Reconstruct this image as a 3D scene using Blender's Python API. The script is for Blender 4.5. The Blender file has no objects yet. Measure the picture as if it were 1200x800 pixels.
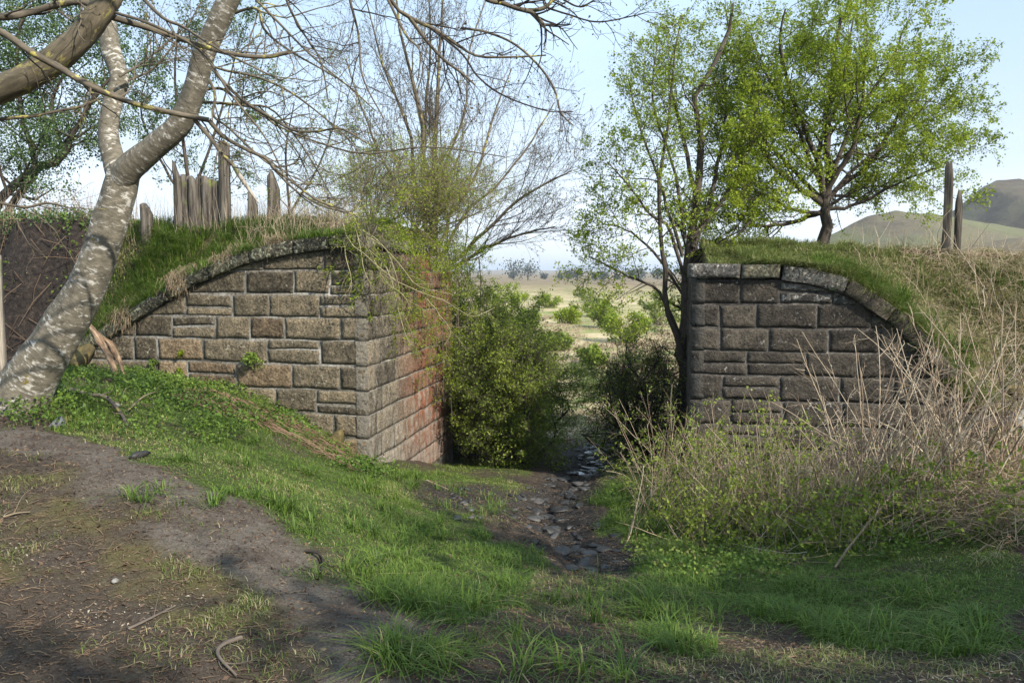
import bpy, math, random
import numpy as np
from mathutils import Vector
R = math.radians
rs = np.random.RandomState(7)
random.seed(7)
S = bpy.context.scene
COL = S.collection

# ---------------------------------------------------------------- camera
EYE = np.array([0., 0., 1.6]); F = 933.0; PITCH = math.atan(80 / 933.0)
cam = bpy.data.cameras.new('camera'); camo = bpy.data.objects.new('camera', cam); COL.objects.link(camo)
cam.sensor_width = 36; cam.lens = 28.0; cam.clip_end = 9000; cam.clip_start = 0.05
camo.location = EYE; camo.rotation_euler = (R(90) - PITCH, 0, 0); S.camera = camo
# ---------------------------------------------------------------- sky and sun
SUN_EL = 36.0; SUN_AZ = math.atan2(0.71, -0.70)          # compass angle from +Y towards +X: behind the camera, to its right
w = bpy.data.worlds.new('World'); S.world = w; w.use_nodes = True
nt = w.node_tree; nt.nodes.clear()
def N(nt, t, **k):
    n = nt.nodes.new(t)
    for a, b in k.items():
        if a in n.inputs.keys(): n.inputs[a].default_value = b
        else: setattr(n, a, b)
    return n
out = N(nt, 'ShaderNodeOutputWorld'); bg = N(nt, 'ShaderNodeBackground'); bg.inputs['Strength'].default_value = 0.085
sky = N(nt, 'ShaderNodeTexSky'); sky.sky_type = 'NISHITA'; sky.sun_disc = False
sky.sun_elevation = R(SUN_EL); sky.sun_rotation = SUN_AZ; sky.air_density = 1.0; sky.dust_density = 1.6; sky.ozone_density = 1.0
tc = N(nt, 'ShaderNodeTexCoord'); mp = N(nt, 'ShaderNodeMapping'); mp.inputs['Scale'].default_value = (1.0, 1.0, 3.6)
mp.inputs['Location'].default_value = (0.35, 0.2, 0.1)
nz = N(nt, 'ShaderNodeTexNoise'); nz.inputs['Scale'].default_value = 1.7; nz.inputs['Detail'].default_value = 6; nz.inputs['Roughness'].default_value = .5
cr = N(nt, 'ShaderNodeValToRGB'); cr.color_ramp.elements[0].position = .40; cr.color_ramp.elements[1].position = .62
cr.color_ramp.elements[0].color = (.68,) * 3 + (1,)
sep = N(nt, 'ShaderNodeSeparateXYZ'); hz = N(nt, 'ShaderNodeMapRange'); hz.inputs['From Min'].default_value = 0.0; hz.inputs['From Max'].default_value = .33
hz.inputs['To Min'].default_value = 1.0; hz.inputs['To Max'].default_value = 0.0
mx0 = N(nt, 'ShaderNodeMath', operation='MAXIMUM'); mx = N(nt, 'ShaderNodeMix', data_type='RGBA')
L = nt.links.new
L(tc.outputs['Generated'], mp.inputs['Vector']); L(mp.outputs[0], nz.inputs['Vector']); L(nz.outputs['Fac'], cr.inputs[0])
L(tc.outputs['Generated'], sep.inputs[0]); L(sep.outputs['Z'], hz.inputs['Value'])
mm = N(nt, 'ShaderNodeMath', operation='MULTIPLY'); mm.inputs[1].default_value = .85; L(hz.outputs[0], mm.inputs[0])
L(mm.outputs[0], mx0.inputs[0]); L(cr.outputs[0], mx0.inputs[1]); L(mx0.outputs[0], mx.inputs['Factor'])
L(sky.outputs[0], mx.inputs['A']); 
mc = N(nt, 'ShaderNodeMix', data_type='RGBA'); mc.inputs['A'].default_value = (5.7, 7.7, 10.0, 1); mc.inputs['B'].default_value = (9.6, 10.2, 10.8, 1); mpw = N(nt, 'ShaderNodeMath', operation='POWER'); mpw.inputs[1].default_value = 1.6
L(hz.outputs[0], mpw.inputs[0]); L(mpw.outputs[0], mc.inputs['Factor']); L(mc.outputs['Result'], mx.inputs['B'])
L(mx.outputs['Result'], bg.inputs['Color']); L(bg.outputs[0], out.inputs[0])
sl = bpy.data.lights.new('sun', 'SUN'); sl.energy = 5.0; sl.angle = R(.6); sl.color = (1, .93, .82)
so = bpy.data.objects.new('sun', sl); COL.objects.link(so)
ce = math.cos(R(SUN_EL)); SD = Vector((math.sin(SUN_AZ) * ce, math.cos(SUN_AZ) * ce, math.sin(R(SUN_EL))))
so.rotation_euler = SD.to_track_quat('Z', 'Y').to_euler(); so.location = (12, -14, 18)
S.view_settings.view_transform = 'Standard'; S.view_settings.look = 'None'; S.view_settings.gamma = 1; S.view_settings.use_curve_mapping = False
S.view_settings.exposure = 0.70
S.cycles.max_bounces = 6; S.cycles.transparent_max_bounces = 8; S.cycles.diffuse_bounces = 3; S.cycles.glossy_bounces = 2
S.cycles.use_denoising = True

# ---------------------------------------------------------------- maths helpers
def P(px, py, Y):
    """world point that the photograph shows at px,py if it stands Y metres ahead"""
    u = (px - 600) / F; v = (400 - py) / F
    c, s = math.cos(PITCH), math.sin(PITCH)
    k = Y / (c + v * s)
    return np.array([u * k, Y, 1.6 + k * (-s + v * c)])
def hsh(i, j, k=0, sd=0):
    n = (i.astype(np.int64) * 374761393 + j.astype(np.int64) * 668265263 + np.asarray(k).astype(np.int64) * 2147483647 + sd * 974711) & 0xffffffff
    n = ((n ^ (n >> 13)) * 1274126177) & 0xffffffff
    n = ((n ^ (n >> 16)) * 2246822519) & 0xffffffff
    return ((n ^ (n >> 15)) & 0xffffff) / float(0xffffff)
def vn(x, y, sd=0):
    x = np.asarray(x, float); y = np.asarray(y, float)
    i = np.floor(x); j = np.floor(y); fx = x - i; fy = y - j
    fx = fx * fx * (3 - 2 * fx); fy = fy * fy * (3 - 2 * fy)
    a = hsh(i, j, 0, sd); b = hsh(i + 1, j, 0, sd); c = hsh(i, j + 1, 0, sd); d = hsh(i + 1, j + 1, 0, sd)
    return (a * (1 - fx) + b * fx) * (1 - fy) + (c * (1 - fx) + d * fx) * fy
def fbm(x, y, o=4, sd=0):
    t = 0; a = 1; w_ = 0
    for q in range(o):
        t = t + a * vn(np.asarray(x) * 2 ** q, np.asarray(y) * 2 ** q, sd + q); w_ += a; a *= .5
    return t / w_ * 2 - 1
def norm(v): return v / np.maximum(np.linalg.norm(v, axis=-1, keepdims=True), 1e-9)
def smooth(a, b, x):
    t = np.clip((x - a) / (b - a), 0, 1); return t * t * (3 - 2 * t)
def inpoly(x, y, poly):
    r = np.zeros(np.shape(x), bool); n = len(poly)
    for i in range(n):
        x0, y0 = poly[i]; x1, y1 = poly[(i + 1) % n]
        if y0 == y1: continue
        c = ((y0 > y) != (y1 > y)) & (x < (x1 - x0) * (y - y0) / (y1 - y0) + x0); r ^= c
    return r
def dpoly(x, y, pts):
    d = np.full(np.shape(x), 1e9)
    for (x0, y0), (x1, y1) in zip(pts[:-1], pts[1:]):
        L2 = (x1 - x0) ** 2 + (y1 - y0) ** 2 + 1e-9
        t = np.clip(((x - x0) * (x1 - x0) + (y - y0) * (y1 - y0)) / L2, 0, 1)
        d = np.minimum(d, np.hypot(x - x0 - t * (x1 - x0), y - y0 - t * (y1 - y0)))
    return d

# ---------------------------------------------------------------- object helpers
def tag(o, label=None, cat=None, group=None, kind=None):
    if label: o['label'] = label
    if cat: o['category'] = cat
    if group: o['group'] = group
    if kind: o['kind'] = kind
    return o
def empty(name, loc, label, cat, group=None):
    o = bpy.data.objects.new(name, None); COL.objects.link(o); o.location = tuple(float(v) for v in loc); o.empty_display_size = .1
    return tag(o, label, cat, group)
def mesh(name, V, Fc, mat, parent=None, smooth_=False, attrs=None, loc=None):
    """V (n,3) in world coordinates; Fc (m,k) faces, or a list of such arrays"""
    V = np.asarray(V, np.float64)
    if loc is None: loc = np.array([V[:, 0].mean(), V[:, 1].mean(), V[:, 2].min()]) if parent is None else V.mean(0)
    loc = np.asarray(loc, float)
    me = bpy.data.meshes.new(name)
    if not isinstance(Fc, (list, tuple)): Fc = [Fc]
    Fc = [np.asarray(f, np.int32) for f in Fc if len(f)]
    me.vertices.add(len(V)); me.vertices.foreach_set('co', (V - loc).astype(np.float32).ravel())
    nl = sum(f.size for f in Fc); nf = sum(len(f) for f in Fc)
    me.loops.add(nl); me.loops.foreach_set('vertex_index', np.concatenate([f.ravel() for f in Fc]))
    st = []; b = 0
    for f in Fc:
        k = f.shape[1]; st.append(b + np.arange(len(f)) * k); b += f.size
    me.polygons.add(nf); me.polygons.foreach_set('loop_start', np.concatenate(st).astype(np.int32))
    if smooth_: me.polygons.foreach_set('use_smooth', np.ones(nf, bool))
    for an, av in (attrs or {}).items():
        av = np.asarray(av, np.float32)
        if av.ndim == 1: me.attributes.new(an, 'FLOAT', 'POINT').data.foreach_set('value', av)
        elif av.shape[1] == 3: me.attributes.new(an, 'FLOAT_VECTOR', 'POINT').data.foreach_set('vector', av.ravel())
        else: me.attributes.new(an, 'FLOAT_COLOR', 'POINT').data.foreach_set('color', av.ravel())
    me.update(calc_edges=True)
    me.materials.append(mat)
    o = bpy.data.objects.new(name, me); COL.objects.link(o)
    if parent is not None:
        o.parent = parent; o.location = tuple(loc - np.array(parent_world(parent)))
    else: o.location = tuple(loc)
    return o
def parent_world(p):
    v = np.array(p.location)
    while p.parent is not None: p = p.parent; v = v + np.array(p.location)
    return v
def tubes(Pt, Rd, k=4, rough=0.0):
    """Pt [B,n,3], Rd [B,n] -> verts, quads, tc (vector attribute: round the stem and along it)"""
    B, n, _ = Pt.shape
    T = norm(np.gradient(Pt, axis=1)); m = norm(T.mean(1))
    ref = np.zeros((B, 3)); ref[np.arange(B), np.argmin(np.abs(m), 1)] = 1
    U = norm(np.cross(T, ref[:, None, :])); W = np.cross(T, U)
    a = np.linspace(0, 2 * np.pi, k, endpoint=False)
    ca, sa = np.cos(a), np.sin(a)
    rr = Rd[:, :, None] * np.ones(k)
    if rough:
        rr = rr * (1 + rough * (rs.rand(B, n, k) - .5) * 2)
    V = Pt[:, :, None, :] + rr[..., None] * (U[:, :, None, :] * ca[:, None] + W[:, :, None, :] * sa[:, None])
    al = np.concatenate([np.zeros((B, 1)), np.cumsum(np.linalg.norm(np.diff(Pt, axis=1), axis=2), 1)], 1)
    tcv = np.stack([rr * ca, rr * sa, al[:, :, None] * np.ones(k) + (np.arange(B) * 3.7)[:, None, None]], -1)
    b = (np.arange(B) * n * k)[:, None, None]; i = (np.arange(n - 1) * k)[None, :, None]; j = np.arange(k)[None, None, :]; j2 = (j + 1) % k
    Q = np.stack([b + i + j, b + i + j2, b + i + k + j2, b + i + k + j], -1).reshape(-1, 4)
    return V.reshape(-1, 3), Q, tcv.reshape(-1, 3)
def merge(parts):
    V = []; Q = []; A = []; off = 0
    for p in parts:
        V.append(p[0]); Q.append(p[1] + off); off += len(p[0]); A.append(p[2])
    return np.concatenate(V), np.concatenate(Q), np.concatenate(A)
def spline(pts, n):
    """Catmull-Rom through pts (m,d) -> (n,d)"""
    p = np.asarray(pts, float); p = np.vstack([2 * p[0] - p[1], p, 2 * p[-1] - p[-2]]); m = len(p) - 3
    t = np.linspace(0, m - 1e-6, n); i = t.astype(int); f = (t - i)[:, None]
    a, b, c, d = p[i], p[i + 1], p[i + 2], p[i + 3]
    return .5 * (2 * b + (c - a) * f + (2 * a - 5 * b + 4 * c - d) * f ** 2 + (3 * b - a - 3 * c + d) * f ** 3)
def kids(Pt, Rd, m, length, ang=(35, 65), up=.05, wander=.12, n=5, rr=.5, t0=.2, t1=.98, tip=.3, rmin=.0015, shrink=.6, flat=0.0):
    B, k, _ = Pt.shape
    t = t0 + (t1 - t0) * (np.arange(m)[None, :] + rs.rand(B, m)) / m
    x = t * (k - 1); i = np.minimum(x.astype(int), k - 2); f = x - i; bi = np.arange(B)[:, None]
    p = Pt[bi, i] * (1 - f)[..., None] + Pt[bi, i + 1] * f[..., None]
    r = Rd[bi, i] * (1 - f) + Rd[bi, i + 1] * f
    T = norm(Pt[bi, i + 1] - Pt[bi, i])
    q = rs.normal(size=(B, m, 3)); q[..., 2] *= (1 - flat); q = norm(q - (q * T).sum(-1, keepdims=True) * T)
    a = np.radians(rs.uniform(ang[0], ang[1], (B, m)))[..., None]
    D = norm(np.cos(a) * T + np.sin(a) * q)
    Ln = length * (1 - shrink * t) * rs.uniform(.6, 1.3, (B, m))
    p = p.reshape(-1, 3); D = D.reshape(-1, 3); Ln = Ln.reshape(-1); r = np.maximum(r.reshape(-1) * rr, rmin)
    out = np.zeros((len(p), n, 3)); out[:, 0] = p
    for s in range(1, n):
        D = D + rs.normal(size=D.shape) * wander; D[:, 2] += up; D = norm(D)
        out[:, s] = out[:, s - 1] + D * (Ln / (n - 1))[:, None]
    rad = r[:, None] * np.linspace(1, tip, n)[None, :]
    return out, np.maximum(rad, rmin * .7)
def wobble(p, amp, sd=0):
    q = p.copy(); n = len(p); t = np.arange(n) * .37
    for c in range(3): q[:, c] += amp * fbm(t + c * 17.3 + sd, t * 0 + sd * 1.3, 3, sd)
    q[0] = p[0]; return q
def sample_on(Pt, per, t0=0.1):
    B, k, _ = Pt.shape; t = rs.uniform(t0, 1, (B, per)); x = t * (k - 1); i = np.minimum(x.astype(int), k - 2); f = (x - i)[..., None]
    bi = np.arange(B)[:, None]; return (Pt[bi, i] * (1 - f) + Pt[bi, i + 1] * f).reshape(-1, 3)
def leaves(c, size, jit=0.03, per=1, upb=.6, aspect=.6, clump=None):
    """small folded leaves: two quads each"""
    c = np.repeat(c, per, axis=0); n = len(c)
    if jit: c = c + rs.normal(size=c.shape) * jit
    nr = norm(rs.normal(size=(n, 3)) + np.array([0, 0, upb]))
    d = rs.normal(size=(n, 3)); d = norm(d - (d * nr).sum(1, keepdims=True) * nr); s = np.cross(nr, d)
    sz = (size * rs.uniform(.6, 1.35, n))[:, None]
    a = c - d * sz * .5; b = c + d * sz * .5; e = c + s * sz * aspect * .5 + nr * sz * .12 ; f = c - s * sz * aspect * .5 + nr * sz * .12
    V = np.stack([a, e, b, f], 1).reshape(-1, 3); b0 = np.arange(n)[:, None] * 4
    Q = np.concatenate([b0 + np.array([0, 1, 2]), b0 + np.array([0, 2, 3])], 0)
    cl = fbm(c[:, 0] * 1.6 + c[:, 2] * .7, c[:, 1] * 1.6 + c[:, 2] * 1.4, 2, 31) * .5 + .5
    rnd = np.clip(.55 * rs.rand(n) + .45 * np.clip(cl * 1.8 - .4, 0, 1), 0, 1)
    return V, Q, np.repeat(rnd, 4)
def blades(c, h, wd, lean=.35, sd=None, lay=0.0, dirn=None):
    """grass blades: two quads + tip"""
    n = len(c); hh = (h * rs.uniform(.5, 1.3, n) if np.isscalar(h) else h)[:, None]
    a = rs.rand(n) * 2 * np.pi; o = np.stack([np.cos(a), np.sin(a), 0 * a], 1)
    ln = (lean * (np.abs(rs.normal(size=n)) + .15))[:, None]
    ld = o.copy() if dirn is None else norm(o * .6 + dirn)
    side = norm(np.cross(ld, [0, 0, 1.0])); ww = (wd * rs.uniform(.6, 1.3, n))[:, None] if np.isscalar(wd) else wd[:, None]
    up = np.array([0, 0, 1.0]) * (1 - lay)
    p1 = c + hh * (.5 * up + .35 * ln * ld); p2 = c + hh * (.85 * up * (1 - .25 * ln) + 1.1 * ln * ld)
    p3 = c + hh * (1.0 * up * (1 - .5 * np.minimum(ln, 1.5)) + 1.9 * ln * ld)
    V = np.stack([c - side * ww * .5, c + side * ww * .5, p1 + side * ww * .45, p1 - side * ww * .45, p2 + side * ww * .3, p2 - side * ww * .3, p3], 1).reshape(-1, 3)
    b = np.arange(n)[:, None] * 7
    Q = np.concatenate([b + [0, 1, 2, 3], b + [3, 2, 4, 5]]); T3 = b + [5, 4, 6]
    rnd = rs.rand(n) if sd is None else sd
    tt = np.tile(np.array([0, 0, .5, .5, .85, .85, 1.]), n)
    return V, [Q, T3], np.repeat(rnd, 7), tt

# ---------------------------------------------------------------- materials
MATS = {}
def newmat(name):
    m = bpy.data.materials.new(name); m.use_nodes = True; n = m.node_tree; n.nodes.clear(); MATS[name] = m; return m, n
def ramp(n, stops, inp=None, mode='LINEAR'):
    r = n.nodes.new('ShaderNodeValToRGB'); e = r.color_ramp; e.interpolation = mode
    while len(e.elements) < len(stops): e.elements.new(.5)
    for el, (p, c) in zip(e.elements, stops): el.position = p; el.color = (*c, 1) if len(c) == 3 else c
    if inp is not None: n.links.new(inp, r.inputs[0])
    return r.outputs[0]
def noise(n, vec, scale, detail=4, rough=.55, dist=0, sc3=None):
    if sc3 is not None:
        mpp = n.nodes.new('ShaderNodeMapping'); mpp.inputs['Scale'].default_value = sc3; n.links.new(vec, mpp.inputs[0]); vec = mpp.outputs[0]
    t = n.nodes.new('ShaderNodeTexNoise'); t.inputs['Scale'].default_value = scale; t.inputs['Detail'].default_value = detail
    t.inputs['Roughness'].default_value = rough; t.inputs['Distortion'].default_value = dist; n.links.new(vec, t.inputs['Vector']); return t.outputs['Fac']
def mix(n, f, a, b, mode='MIX'):
    m = n.nodes.new('ShaderNodeMix'); m.data_type = 'RGBA'; m.blend_type = mode
    for s, v in (('Factor', f), ('A', a), ('B', b)):
        if isinstance(v, (int, float)): m.inputs[s].default_value = v
        elif isinstance(v, tuple): m.inputs[s].default_value = (*v, 1)
        else: n.links.new(v, m.inputs[s])
    return m.outputs['Result']
def math_(n, op, a, b=0.0, clamp=False):
    m = n.nodes.new('ShaderNodeMath'); m.operation = op; m.use_clamp = clamp
    for i, v in ((0, a), (1, b)):
        if isinstance(v, (int, float)): m.inputs[i].default_value = v
        else: n.links.new(v, m.inputs[i])
    return m.outputs[0]
def attr(n, name, o='Fac'):
    a = n.nodes.new('ShaderNodeAttribute'); a.attribute_name = name; return a.outputs[o]
def finish(n, color, rough=.85, bump=None, bs=.3, bd=.02, trans=0.0, spec=.25):
    b = n.nodes.new('ShaderNodeBsdfPrincipled'); o = n.nodes.new('ShaderNodeOutputMaterial')
    if isinstance(color, tuple): b.inputs['Base Color'].default_value = (*color, 1)
    else: n.links.new(color, b.inputs['Base Color'])
    b.inputs['Roughness'].default_value = rough; b.inputs['Specular IOR Level'].default_value = spec
    if bump is not None:
        u = n.nodes.new('ShaderNodeBump'); u.inputs['Strength'].default_value = bs; u.inputs['Distance'].default_value = bd
        n.links.new(bump, u.inputs['Height']); n.links.new(u.outputs[0], b.inputs['Normal'])
    if trans:
        t = n.nodes.new('ShaderNodeBsdfTranslucent'); x = n.nodes.new('ShaderNodeMixShader'); x.inputs[0].default_value = trans
        if isinstance(color, tuple): t.inputs['Color'].default_value = (*color, 1)
        else: n.links.new(color, t.inputs['Color'])
        n.links.new(b.outputs[0], x.inputs[1]); n.links.new(t.outputs[0], x.inputs[2]); n.links.new(x.outputs[0], o.inputs[0])
    else: n.links.new(b.outputs[0], o.inputs[0])
def geo(n): return n.nodes.new('ShaderNodeNewGeometry').outputs['Position']
def leafmat(name, stops, trans=.35, rough=.5, a='rnd'):
    m, n = newmat(name); finish(n, ramp(n, stops, attr(n, a)), rough, trans=trans, spec=.3); return m
def barkmat(name, c0, c1, lichen=None, lamt=.62, sc=30, moss=None):
    m, n = newmat(name); v = attr(n, 'tc', 'Vector')
    a = noise(n, v, sc, 5, .65, sc3=(1, 1, .25)); col = ramp(n, [(.3, c0), (.7, c1)], a)
    if lichen:
        l = noise(n, v, 22, 4, .7, .3, sc3=(1, 1, .5)); g = noise(n, geo(n), 2.5, 2)
        f = ramp(n, [(lamt, (0, 0, 0)), (lamt + .04, (1, 1, 1))], math_(n, 'ADD', math_(n, 'MULTIPLY', l, .6), math_(n, 'MULTIPLY', g, .4)))
        col = mix(n, f, col, lichen)
    finish(n, col, .9, a, .5, .01); return m

M_leaf_lime = leafmat('hawthorn_leaf', [(0, (.10, .15, .012)), (.45, (.23, .31, .02)), (1, (.40, .47, .04))], .5)
M_leaf_mid = leafmat('bush_leaf', [(0, (.07, .11, .015)), (.5, (.18, .25, .03)), (1, (.38, .45, .07))], .5)
M_leaf_dark = leafmat('dark_leaf', [(0, (.04, .075, .025)), (.6, (.09, .15, .045)), (1, (.17, .25, .07))], .35)  # naturally dark green leaf of the far-left trees and bank cover
M_leaf_fresh = leafmat('fresh_leaf', [(0, (.06, .11, .018)), (.5, (.13, .21, .03)), (1, (.24, .33, .06))], .4)
M_cover = leafmat('cover_leaf', [(0, (.035, .07, .012)), (.35, (.08, .14, .022)), (.72, (.15, .23, .035)), (.9, (.24, .31, .06)), (1, (.28, .2, .1))], .35)
M_bud = leafmat('bud', [(0, (.07, .05, .03)), (.6, (.12, .10, .04)), (1, (.17, .19, .05))], .2)
M_twig_pale = barkmat('pale_twig', (.10, .075, .05), (.26, .21, .14), (.36, .33, .08), .56)
M_twig_grey = barkmat('grey_twig', (.07, .055, .045), (.17, .14, .11), (.28, .24, .05), .6)
M_twig_dark = barkmat('dark_twig', (.018, .014, .012), (.06, .048, .04))
M_bark_haw = barkmat('hawthorn_bark', (.03, .024, .02), (.11, .09, .07), (.14, .16, .05), .66)
M_bark_lich = barkmat('lichened_bark', (.055, .047, .036), (.17, .14, .10), (.36, .32, .09), .555)
M_cane = leafmat('dry_cane', [(0, (.16, .11, .08)), (.5, (.38, .29, .2)), (1, (.62, .52, .38))], .05, .7)
M_straw = leafmat('straw', [(0, (.20, .14, .09)), (.5, (.40, .31, .2)), (1, (.58, .49, .35))], .2, .8)
M_litter = leafmat('litter', [(0, (.04, .025, .018)), (.5, (.13, .085, .055)), (.85, (.26, .19, .12)), (1, (.5, .45, .36))], .1, .9)
M_bark_moss = barkmat('mossy_bark', (.05, .042, .028), (.17, .14, .095), (.25, .22, .075), .54, 26)
def grassmat(name, stops):
    m, n = newmat(name); col = ramp(n, stops, attr(n, 'rnd'))
    t = attr(n, 't'); col = mix(n, math_(n, 'MULTIPLY', t, .35), col, (.2, .25, .06))
    finish(n, col, .55, trans=.35, spec=.3); return m
M_grass = grassmat('grass', [(0, (.035, .085, .01)), (.5, (.085, .165, .018)), (.84, (.165, .25, .03)), (.92, (.3, .25, .12)), (1, (.45, .37, .2))])
M_grass_dull = grassmat('dull_grass', [(0, (.06, .10, .02)), (.45, (.14, .19, .035)), (.62, (.28, .25, .11)), (1, (.56, .46, .31))])

# bark of the big leaning tree: brown with pale horizontal flakes and moss
m, n = newmat('flaked_bark'); v = attr(n, 'tc', 'Vector'); MT_TRUNK = m
fl = noise(n, v, 13, 5, .65, .5, sc3=(1, 1, 2.6)); pa = noise(n, v, 4.5, 3, .6); fi = noise(n, v, 60, 5, .7)
base = ramp(n, [(.3, (.07, .062, .045)), (.55, (.15, .132, .10)), (.75, (.24, .215, .165))], noise(n, v, 14, 6, .7, sc3=(1, 1, 2)))
thr = math_(n, 'ADD', math_(n, 'MULTIPLY', fl, .7), math_(n, 'MULTIPLY', pa, .42))
base = mix(n, ramp(n, [(.595, (0, 0, 0)), (.67, (.85,) * 3)], thr), base, mix(n, fi, (.36, .34, .3), (.72, .7, .64)))
base = mix(n, ramp(n, [(.50, (0, 0, 0)), (.58, (.8, .8, .8))], math_(n, 'ADD', math_(n, 'MULTIPLY', pa, .6), math_(n, 'MULTIPLY', fi, .3))), base, mix(n, fi, (.16, .13, .1), (.3, .27, .22)))
mo = noise(n, v, 5.5, 4, .7, sc3=(1, 1, .8)); base = mix(n, ramp(n, [(.66, (0, 0, 0)), (.7, (1, 1, 1))], mo), base, ramp(n, [(.4, (.09, .085, .015)), (.6, (.22, .15, .02))], fi))
finish(n, base, .85, math_(n, 'ADD', fi, math_(n, 'MULTIPLY', thr, 2.0)), .6, .008)

def stonemat(name, dark, mid, warm, lich, wl=.6, red=False, soot=0.0, jc=((.05, .045, .035), (.30, .275, .23))):
    m, n = newmat(name); p = geo(n); oi = n.nodes.new('ShaderNodeObjectInfo').outputs['Random']
    big = noise(n, p, 2.6, 3, .6); fine = noise(n, p, 34, 6, .72); med = noise(n, p, 9, 5, .65, .4)
    blot = noise(n, p, 5.5, 5, .7, .9); c = ramp(n, [(.36, dark), (.5, mid), (.66, warm)], math_(n, 'ADD', math_(n, 'ADD', math_(n, 'MULTIPLY', med, .35), math_(n, 'MULTIPLY', blot, .42)), math_(n, 'MULTIPLY', oi, .23)))
    c = mix(n, ramp(n, [(.35, (.62, .62, .62)), (.65, (1.15, 1.15, 1.15))], fine), (0, 0, 0), c, 'MULTIPLY') if False else mix(n, 1.0, c, ramp(n, [(.36, (.4, .4, .4)), (.5, (.95, .95, .95)), (.64, (1.45, 1.45, 1.45))], fine), 'MULTIPLY')
    if soot:
        c = mix(n, ramp(n, [(.35, (0, 0, 0)), (.6, (soot,) * 3)], math_(n, 'ADD', math_(n, 'MULTIPLY', big, .6), math_(n, 'MULTIPLY', fine, .35))), c, (.022, .02, .019))
    if red:
        sp = n.nodes.new('ShaderNodeSeparateXYZ'); n.links.new(p, sp.inputs[0])
        yy = n.nodes.new('ShaderNodeMapRange'); n.links.new(sp.outputs['Y'], yy.inputs[0]); yy.inputs['From Min'].default_value = 10.9; yy.inputs['From Max'].default_value = 12.1
        f = math_(n, 'MULTIPLY', yy.outputs[0], ramp(n, [(.3, (.35,) * 3), (.6, (1, 1, 1))], big))
        c = mix(n, f, c, mix(n, med, (.14, .05, .03), (.31, .14, .08)))
        # mineral bloom washed down from the joints, thicker low down
        zz = n.nodes.new('ShaderNodeMapRange'); n.links.new(sp.outputs['Z'], zz.inputs[0]); zz.inputs['From Min'].default_value = 1.0; zz.inputs['From Max'].default_value = -1.2
        wn = noise(n, p, 5, 5, .7, .8, sc3=(1.6, 1.6, .6))
        c = mix(n, ramp(n, [(.66, (0, 0, 0)), (.84, (.7,) * 3)], math_(n, 'ADD', math_(n, 'MULTIPLY', zz.outputs[0], .28), wn)), c, (.32, .29, .25))
    ln = noise(n, p, 17, 4, .75, .2)
    c = mix(n, ramp(n, [(wl, (0, 0, 0)), (wl + .05, (.85,) * 3)], math_(n, 'ADD', math_(n, 'MULTIPLY', ln, .75), math_(n, 'MULTIPLY', big, .25))), c, lich)
    ea = attr(n, 'ed'); sm = math_(n, 'ADD', math_(n, 'MULTIPLY', ea, .55), math_(n, 'MULTIPLY', noise(n, p, 12, 5, .75, .5), 1.0))
    c = mix(n, ramp(n, [(.50, (1, 1, 1)), (.60, (0, 0, 0))], sm), c, mix(n, fine, jc[0], jc[1]))
    finish(n, c, .92, math_(n, 'ADD', fine, math_(n, 'MULTIPLY', med, 2.0)), 1.0, .03, spec=.15); return m
M_st_l = stonemat('brown_sandstone', (.062, .052, .038), (.15, .124, .085), (.27, .215, .14), (.42, .39, .3), .60)
M_st_o = stonemat('orange_sandstone', (.09, .068, .045), (.205, .15, .095), (.31, .235, .15), (.42, .39, .3), .66)
M_st_s = stonemat('stained_sandstone', (.085, .072, .055), (.175, .148, .11), (.26, .215, .155), (.45, .42, .36), .62, red=True)
M_st_r = stonemat('sooty_sandstone', (.04, .034, .028), (.085, .073, .058), (.16, .135, .105), (.38, .36, .32), .60, soot=.7, jc=((.03, .027, .024), (.15, .14, .12)))
M_st_rl = stonemat('pale_weathered_stone', (.06, .055, .05), (.2, .19, .17), (.36, .34, .3), (.5, .48, .44), .55, soot=.5)
M_st_cop = stonemat('coping_stone', (.055, .05, .04), (.125, .115, .085), (.21, .19, .13), (.42, .43, .3), .54)
m, n = newmat('lime_mortar'); p = geo(n); M_mort = m
finish(n, ramp(n, [(.38, (.05, .043, .034)), (.5, (.18, .16, .13)), (.62, (.36, .34, .30))], math_(n, 'ADD', math_(n, 'MULTIPLY', noise(n, p, 3, 3), .5), math_(n, 'MULTIPLY', noise(n, p, 30, 5, .7), .5))), .95, noise(n, p, 60, 4), .6, .01)
m, n = newmat('dark_mortar'); p = geo(n); M_mort_d = m
finish(n, ramp(n, [(.42, (.02, .018, .016)), (.56, (.09, .08, .07)), (.72, (.3, .28, .25))], math_(n, 'ADD', math_(n, 'MULTIPLY', noise(n, p, 3, 3), .5), math_(n, 'MULTIPLY', noise(n, p, 30, 5, .7), .5))), .95, noise(n, p, 60, 4), .6, .01)
def woodmat(name, c0, c1, c2):
    m, n = newmat(name); p = geo(n); g = noise(n, p, 26, 5, .65, .3, sc3=(1, 1, .07)); q = noise(n, p, 6, 4)
    c = ramp(n, [(.32, c0), (.5, c1), (.7, c2)], g); c = mix(n, ramp(n, [(.62, (0, 0, 0)), (.7, (.8,) * 3)], q), c, (.13, .15, .04))
    finish(n, c, .9, g, .8, .02); return m
M_wood = woodmat('weathered_timber', (.022, .018, .014), (.085, .072, .058), (.20, .175, .145))
M_wood_pale = woodmat('bleached_timber', (.12, .10, .08), (.3, .26, .21), (.45, .4, .33))
m, n = newmat('rotten_wood'); v = attr(n, 'tc', 'Vector'); M_rot = m
g = noise(n, v, 40, 5, .7, sc3=(1, 1, .12)); finish(n, ramp(n, [(.3, (.05, .03, .018)), (.5, (.2, .13, .08)), (.7, (.4, .3, .2))], g), .9, g, .8, .01)
m, n = newmat('rock'); p = geo(n); M_rock = m
oi = n.nodes.new('ShaderNodeObjectInfo').outputs['Random']
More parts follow.
